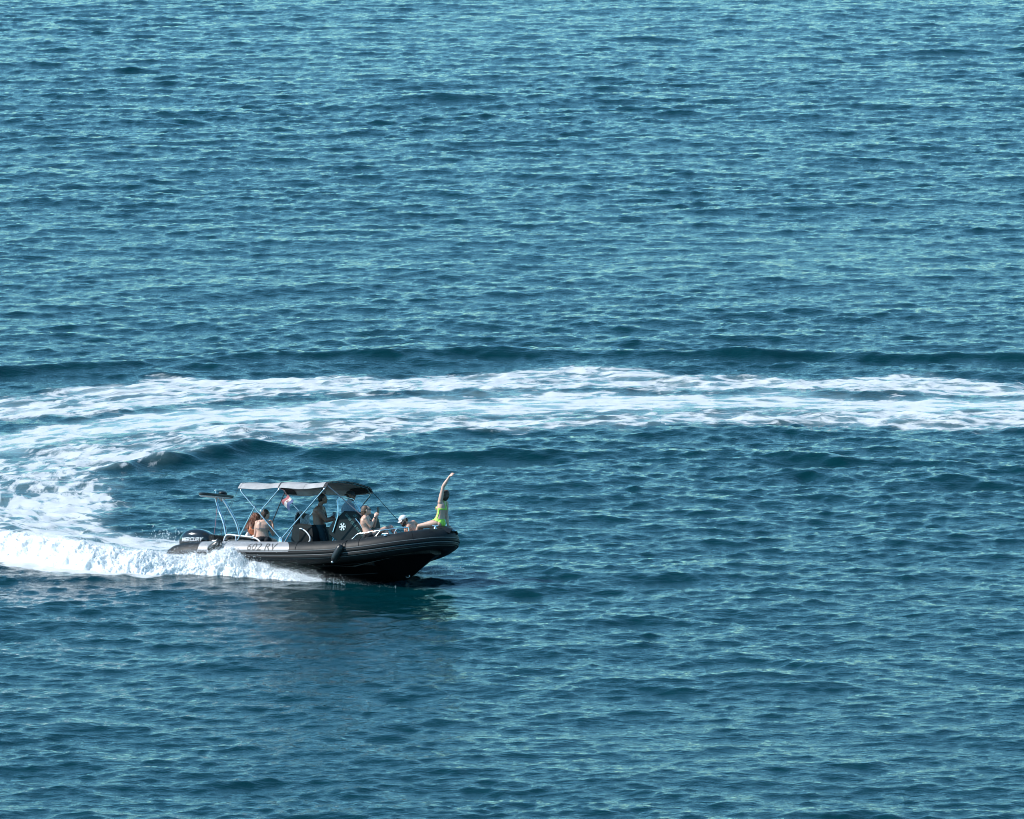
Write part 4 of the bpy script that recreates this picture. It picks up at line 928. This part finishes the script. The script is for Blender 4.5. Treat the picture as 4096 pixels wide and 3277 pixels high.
# passenger with the phone
p = Person(PJ['P5'], VR * .95 + VU * .2, VR * .92 + VU * .20 + VF * .08, VU - VR * .25, 'woman in a dark bikini leaning on the console front and holding up a phone', 'fair',
  handR=dict(dir=VR * .45 + VU * .85, back=-VF * .8 - VR * .3, curl=42, side=-1), handL=dict(dir=VR * .35 + VU * .9, back=VF * .8 + VR * .3, curl=42, side=1), toes=dict(L=VR, R=VR), bulk=1.08, arms=.9)
p.hair(HR['light'], [((0, -.075, -.045), (.062, .050, .065)), ((0, -.115, -.045), (.040, .036, .045)), ((0, -.105, .0), (.05, .04, .05))]); p.glasses()
body = ~p.arm & ~p.leg
p.wear('bikini_top', body & ((np.abs(p.t - .55) < .014) | ((p.y > 0) & (np.abs(p.t - .60) < .11) & (np.abs(p.x) < .125))), CL['black'], .006)
p.wear('bikini_bottom', body & (p.t < .16 - .05 * (np.abs(p.x) / .16) ** 2), CL['black'], .006)
w = Vector(PJ['P5']['wrR']) - p.pel0; e = Vector(PJ['P5']['elR']) - p.pel0; d = (w - e).normalized()
MB().tube([w - d * .045, w - d * .02], .031, 16).build('bracelet', M_['black'], p.root)
ph_at = Vector(PJ['P5']['wrR']).lerp(Vector(PJ['P5']['wrL']), .45) + VU * .135 + VR * .055
phone = hung('phone', 'black phone held up by the woman leaning on the console', 'phone', ph_at)
PM = frame(VR * .72 - VF * .68 + VU * .1, VU + VR * .14).to_4x4()
MB().box((-.038, -.005, -.055), (.038, .005, .085), PM).build('case', M_['black'], phone, bevel=.003); MB().box((-.034, -.0064, -.050), (.034, -.0052, .080), PM).build('screen', LENS, phone)
# man in the white cap
p = Person(PJ['P6'], -VR * .85 - VF * .35 + VU * .25, -VR * .72 - VU * .42 - VF * .42, VU - VR * .30, 'bearded man in a white cap and sunglasses lounging on the bow cushion', 'light', male=True,
  handL=dict(dir=-VR - VU * .2, back=VU, curl=20), handR=dict(dir=VR * .6 - VU * .5, back=VU, curl=20), toes=dict(L=-VR, R=-VR), bulk=.97)
p.hair(HR['dark'], capped=True); p.cap(CL['white']); p.glasses()
mb = MB(); E = lambda x, y, z, r: mb.ell(p.P(x, y, z), tuple(q * p.hk for q in r), p.HB, n=18, m=12)
E(0, .050, -.088, (.048, .046, .036))
for sg in (-1, 1): E(sg * .050, .026, -.062, (.022, .046, .040)); E(sg * .068, .0, -.02, (.012, .020, .040))
mb2 = link(remesh(mb, .010, 1, 'beard'), 'beard', HR['dark'], p.root)
th = np.minimum(np.where((p.seg['thL'][1] < .80), p.seg['thL'][0], 9), np.where((p.seg['thR'][1] < .80), p.seg['thR'][0], 9)) < .115
p.wear('shorts', ~p.arm & ((th & (p.t < .25)) | (p.t < .06)) & (p.seg['thL'][1] < .85) & (p.seg['thR'][1] < .85), CL['navy'], .014)
# woman on the bow
p = Person(PJ['P7'], -VR * .50 + VF * .85, -VR * .78 + VU * .42 + VF * .35, VU + VR * .40, 'woman in a neon yellow swimsuit seated on the bow with one arm raised high', 'fair',
  handL=dict(dir=VR * .62 + VU * .75, back=-VR * .55 + VU * .55 - VF * .5, curl=30, side=1), handR=dict(dir=VR * .85 - VU * .5, back=VU * .8 + VR * .4, curl=10, side=-1), toes=dict(L=-VR, R=-VR), arms=.94, bust=.72)
p.hair(HR['brown'], [((0, -.075, -.02), (.080, .062, .085)), ((0, -.085, -.075), (.066, .048, .055)), ((.02, -.05, -.06), (.075, .05, .06))])
body = ~p.arm & ~p.leg
hipcut = (p.t < .20 - .02 * np.abs(p.x) / .1) & (p.t > -.35) & (np.abs(p.x) < .085 + .50 * np.clip(p.t + .12, 0, .3) + .6 * np.clip(p.t - .06, 0, .2))
cut_top = p.t < .215 + .20 * np.clip(np.abs(p.x) - .05, 0, 1) / .1 * .35
side = (np.abs(p.x) > .09) & (np.abs(p.y) < .024) & (p.t > .10) & (p.t < .60)
band = (p.y < .03) & (np.abs(p.t - (.63 + .35 * np.clip(np.abs(p.x) - .02, 0, .2) * -.9)) < .040)
st1 = (p.y < .06) & (p.t > .60) & (p.t < 1.0) & (line_band(p, (.010, .64), (.058, .96), .017) | line_band(p, (-.010, .64), (-.058, .96), .017))
frontp = (p.y > .0) & (p.t < .72) & (p.t > -.25) & (np.abs(p.x) < .085) & ((np.abs(p.x) < .055 + .35 * np.clip(p.t + .05, 0, .3)))
p.wear('swimsuit', body & ((hipcut & cut_top) | side | band | st1 | frontp), CL['neon'], .006)

# ------------------------------------------------------------------ white water
from mathutils import noise as mnoise
FOAM = bpy.data.materials.new('sea_foam'); FOAM.use_nodes = True
b = FOAM.node_tree.nodes['Principled BSDF']; b.inputs['Base Color'].default_value = (.80, .82, .83, 1); b.inputs['Roughness'].default_value = .7
b.inputs['Subsurface Weight'].default_value = .8; b.inputs['Subsurface Radius'].default_value = (1, 1, 1); b.inputs['Subsurface Scale'].default_value = .07; b.inputs['Specular IOR Level'].default_value = .3
n_ = FOAM.node_tree.nodes.new('ShaderNodeTexNoise'); n_.inputs['Scale'].default_value = 38; n_.inputs['Detail'].default_value = 6
tc_ = FOAM.node_tree.nodes.new('ShaderNodeTexCoord'); bu_ = FOAM.node_tree.nodes.new('ShaderNodeBump'); bu_.inputs['Strength'].default_value = .9; bu_.inputs['Distance'].default_value = .03
for x_, y_ in ((tc_.outputs['Object'], n_.inputs['Vector']), (n_.outputs['Fac'], bu_.inputs['Height']), (bu_.outputs[0], b.inputs['Normal'])): FOAM.node_tree.links.new(x_, y_)
DROP = mat('spray_drop', (.80, .82, .83), .6, spec=.3)
# ridge of the breaking wake: x, y, height, half width to the near side, half width to the far side
RID = [(-14,6.6,.40,.6,1.4),(-11,5.2,.50,.6,1.4),(-9,4.2,.58,.6,1.3),(-7.4,3.25,.60,.55,1.2),(-6.4,2.55,.58,.60,1.1),(-5.5,1.95,.60,.66,1.0),(-4.9,1.6,.50,.66,.9),(-4.3,1.4,.44,.60,.8),(-3.8,1.3,.44,.56,.7),(-3.35,1.32,.36,.50,.5),(-2.9,1.25,.36,.42,.40),(-2.45,1.10,.46,.42,.34),(-2.1,.97,.57,.42,.30),(-1.85,.86,.56,.40,.28),(-1.6,.76,.40,.36,.26),(-1.25,.62,.30,.36,.24),(-.9,.46,.25,.34,.22),(-.5,.24,.17,.28,.2),(-.1,.06,.08,.2,.18),(.25,-.08,.03,.12,.14)]
RA = np.array(RID)
def ridge(s):
    i = int(min(s, len(RID) - 1.001)); f = s - i; f = f * f * (3 - 2 * f) if False else f
    return RA[i] * (1 - f) + RA[min(i + 1, len(RID) - 1)] * f
def mound(u, v, k=1.0, seed=0.):
    r = ridge(u * (len(RID) - 1)); c = v * 2 - 1
    w = r[3] if c < 0 else r[4]
    y = r[1] + c * w * k; z = r[2] * k * max(0, 1 - abs(c) ** (1.35 if c < 0 else 1.7)) - .06
    p = Vector((r[0], y, z)); a = min(1, r[2] / .35) * (1 - abs(c) ** 6 * .6)
    q = Vector((p.x, p.y, p.z + seed))
    d = Vector((0, -.55 if c < 0 else .35, .75)).normalized()
    t1 = abs(mnoise.noise(q * 2.3)); t2 = abs(mnoise.noise(q * 5.5 + Vector((7, 3, 1)))); t3 = abs(mnoise.noise(q * 13 + Vector((1, 9, 4)))); t4 = mnoise.noise(q * 28)
    lump = .15 * (.30 - t1) + .060 * (.30 - t2) + .075 * (.3 - t3) + .030 * t4
    sh = mnoise.noise_vector(q * 4.2) * .06
    return p + (d * lump + sh) * a
wk = tag(empty('wake_foam', M=Matrix.Translation((-3, 1.4, 0))), 'white breaking wake foam along the side and stern of the boat', 'foam'); wk['kind'] = 'stuff'
OFF = Vector((-3, 1.4, 0))
mb = MB(); mb.grid(lambda u, v: mound(u, v) - OFF, 620, 64)
# loose clots of foam thrown up on the mound
ico = bmesh.new(); bmesh.ops.create_icosphere(ico, subdivisions=1, radius=1); ICO_V = np.array([v.co for v in ico.verts]); ICO_F = np.array([[v.index for v in f.verts] for f in ico.faces]); ico.free()
oct_v = np.array([(1,0,0),(-1,0,0),(0,1,0),(0,-1,0),(0,0,1),(0,0,-1)], float); oct_f = np.array([(0,2,4),(2,1,4),(1,3,4),(3,0,4),(2,0,5),(1,2,5),(3,1,5),(0,3,5)])
def scatter(name, P, r, V, F, material, parent, squash=None, smooth=True):
    P = np.array(P); r = np.array(r); n = len(P); sc = rng.uniform(.65, 1.35, (n, 1, 3)) if squash is None else squash
    an = rng.uniform(0, 6.28, n); ca, sa = np.cos(an), np.sin(an)
    W = V[None] * r[:, None, None] * sc; W = np.stack([W[..., 0] * ca[:, None] - W[..., 1] * sa[:, None], W[..., 0] * sa[:, None] + W[..., 1] * ca[:, None], W[..., 2]], -1)
    co = (P[:, None] + W).reshape(-1, 3); f = (F[None] + (np.arange(n) * len(V))[:, None, None]).reshape(-1, 3)
    me = bpy.data.meshes.new(name); me.vertices.add(len(co)); me.vertices.foreach_set('co', co.ravel().astype(np.float32)); me.loops.add(f.size); me.loops.foreach_set('vertex_index', f.ravel().astype(np.int32))
    me.polygons.add(len(f)); me.polygons.foreach_set('loop_start', np.arange(0, f.size, 3, dtype=np.int32)); me.polygons.foreach_set('use_smooth', np.full(len(f), smooth)); me.update(calc_edges=True); me.validate()
    o = bpy.data.objects.new(name, me); COL.objects.link(o); me.materials.append(material)
    if parent: o.parent = parent; 
    o['kind'] = 'stuff'; return o
m0 = mb.build('foam_mound', FOAM, wk, angle=180); m0['kind'] = 'stuff'
P = []; r = []
umin = 6 / 19
for i in range(8000):
    u = random.uniform(.12, .985); v = random.betavariate(2.2, 2.4)
    q = mound(u, v) - OFF; P.append(q + Vector((random.gauss(0, .02), random.gauss(0, .02), random.uniform(-.01, .03)))); r.append(random.uniform(.005, .013) * (1 if random.random() < .9 else 1.5))
scatter('foam_clots', P, r, ICO_V, ICO_F, DROP, wk)
P = []; r = []
for i in range(16000):                                             # spray flying above the crest
    u = random.uniform(.2, .99); v = random.betavariate(2.5, 2.5); q = mound(u, v) - OFF; h = random.expovariate(1 / (.035 if i % 3 else .09))
    P.append(q + Vector((random.gauss(-.02, .06), random.gauss(0, .06), min(.4, h)))); r.append(random.uniform(.003, .008))
for i in range(320):                                              # fine spray under the collar amidships and ahead of the foam
    t = random.random(); x = -.5 + 1.2 * t ** 1.3; y = .22 - .58 * (x + .5) + random.gauss(-.05, .07)
    P.append(Vector((x, y, random.expovariate(1 / .10) * (1 - .5 * t))) - OFF); r.append(random.uniform(.003, .010))
for i in range(1800):                                             # thin mist thrown along the chine
    t = min(1.2, random.expovariate(3.2)); x = -.45 + 1.9 * t; y = .30 - .58 * (x + .3) - .10 + random.gauss(-.06, .06)
    P.append(Vector((x, y, random.uniform(.0, .30) * random.random() * max(.1, 1 - .6 * t) + .02)) - OFF); r.append(random.uniform(.0015, .0035))
for i in range(200):                                              # drops behind the engine and off the port bow
    P.append(Vector((random.gauss(-3.55, .28), random.gauss(4.6, .4), random.uniform(.0, .35))) - OFF); r.append(random.uniform(.004, .013))
for i in range(600):
    P.append(Vector((random.gauss(2.80, .26), random.gauss(1.0, .25), random.expovariate(1 / .05))) - OFF); r.append(random.uniform(.004, .011))
scatter('spray_drops', P, r, oct_v, oct_f, DROP, wk, smooth=False)
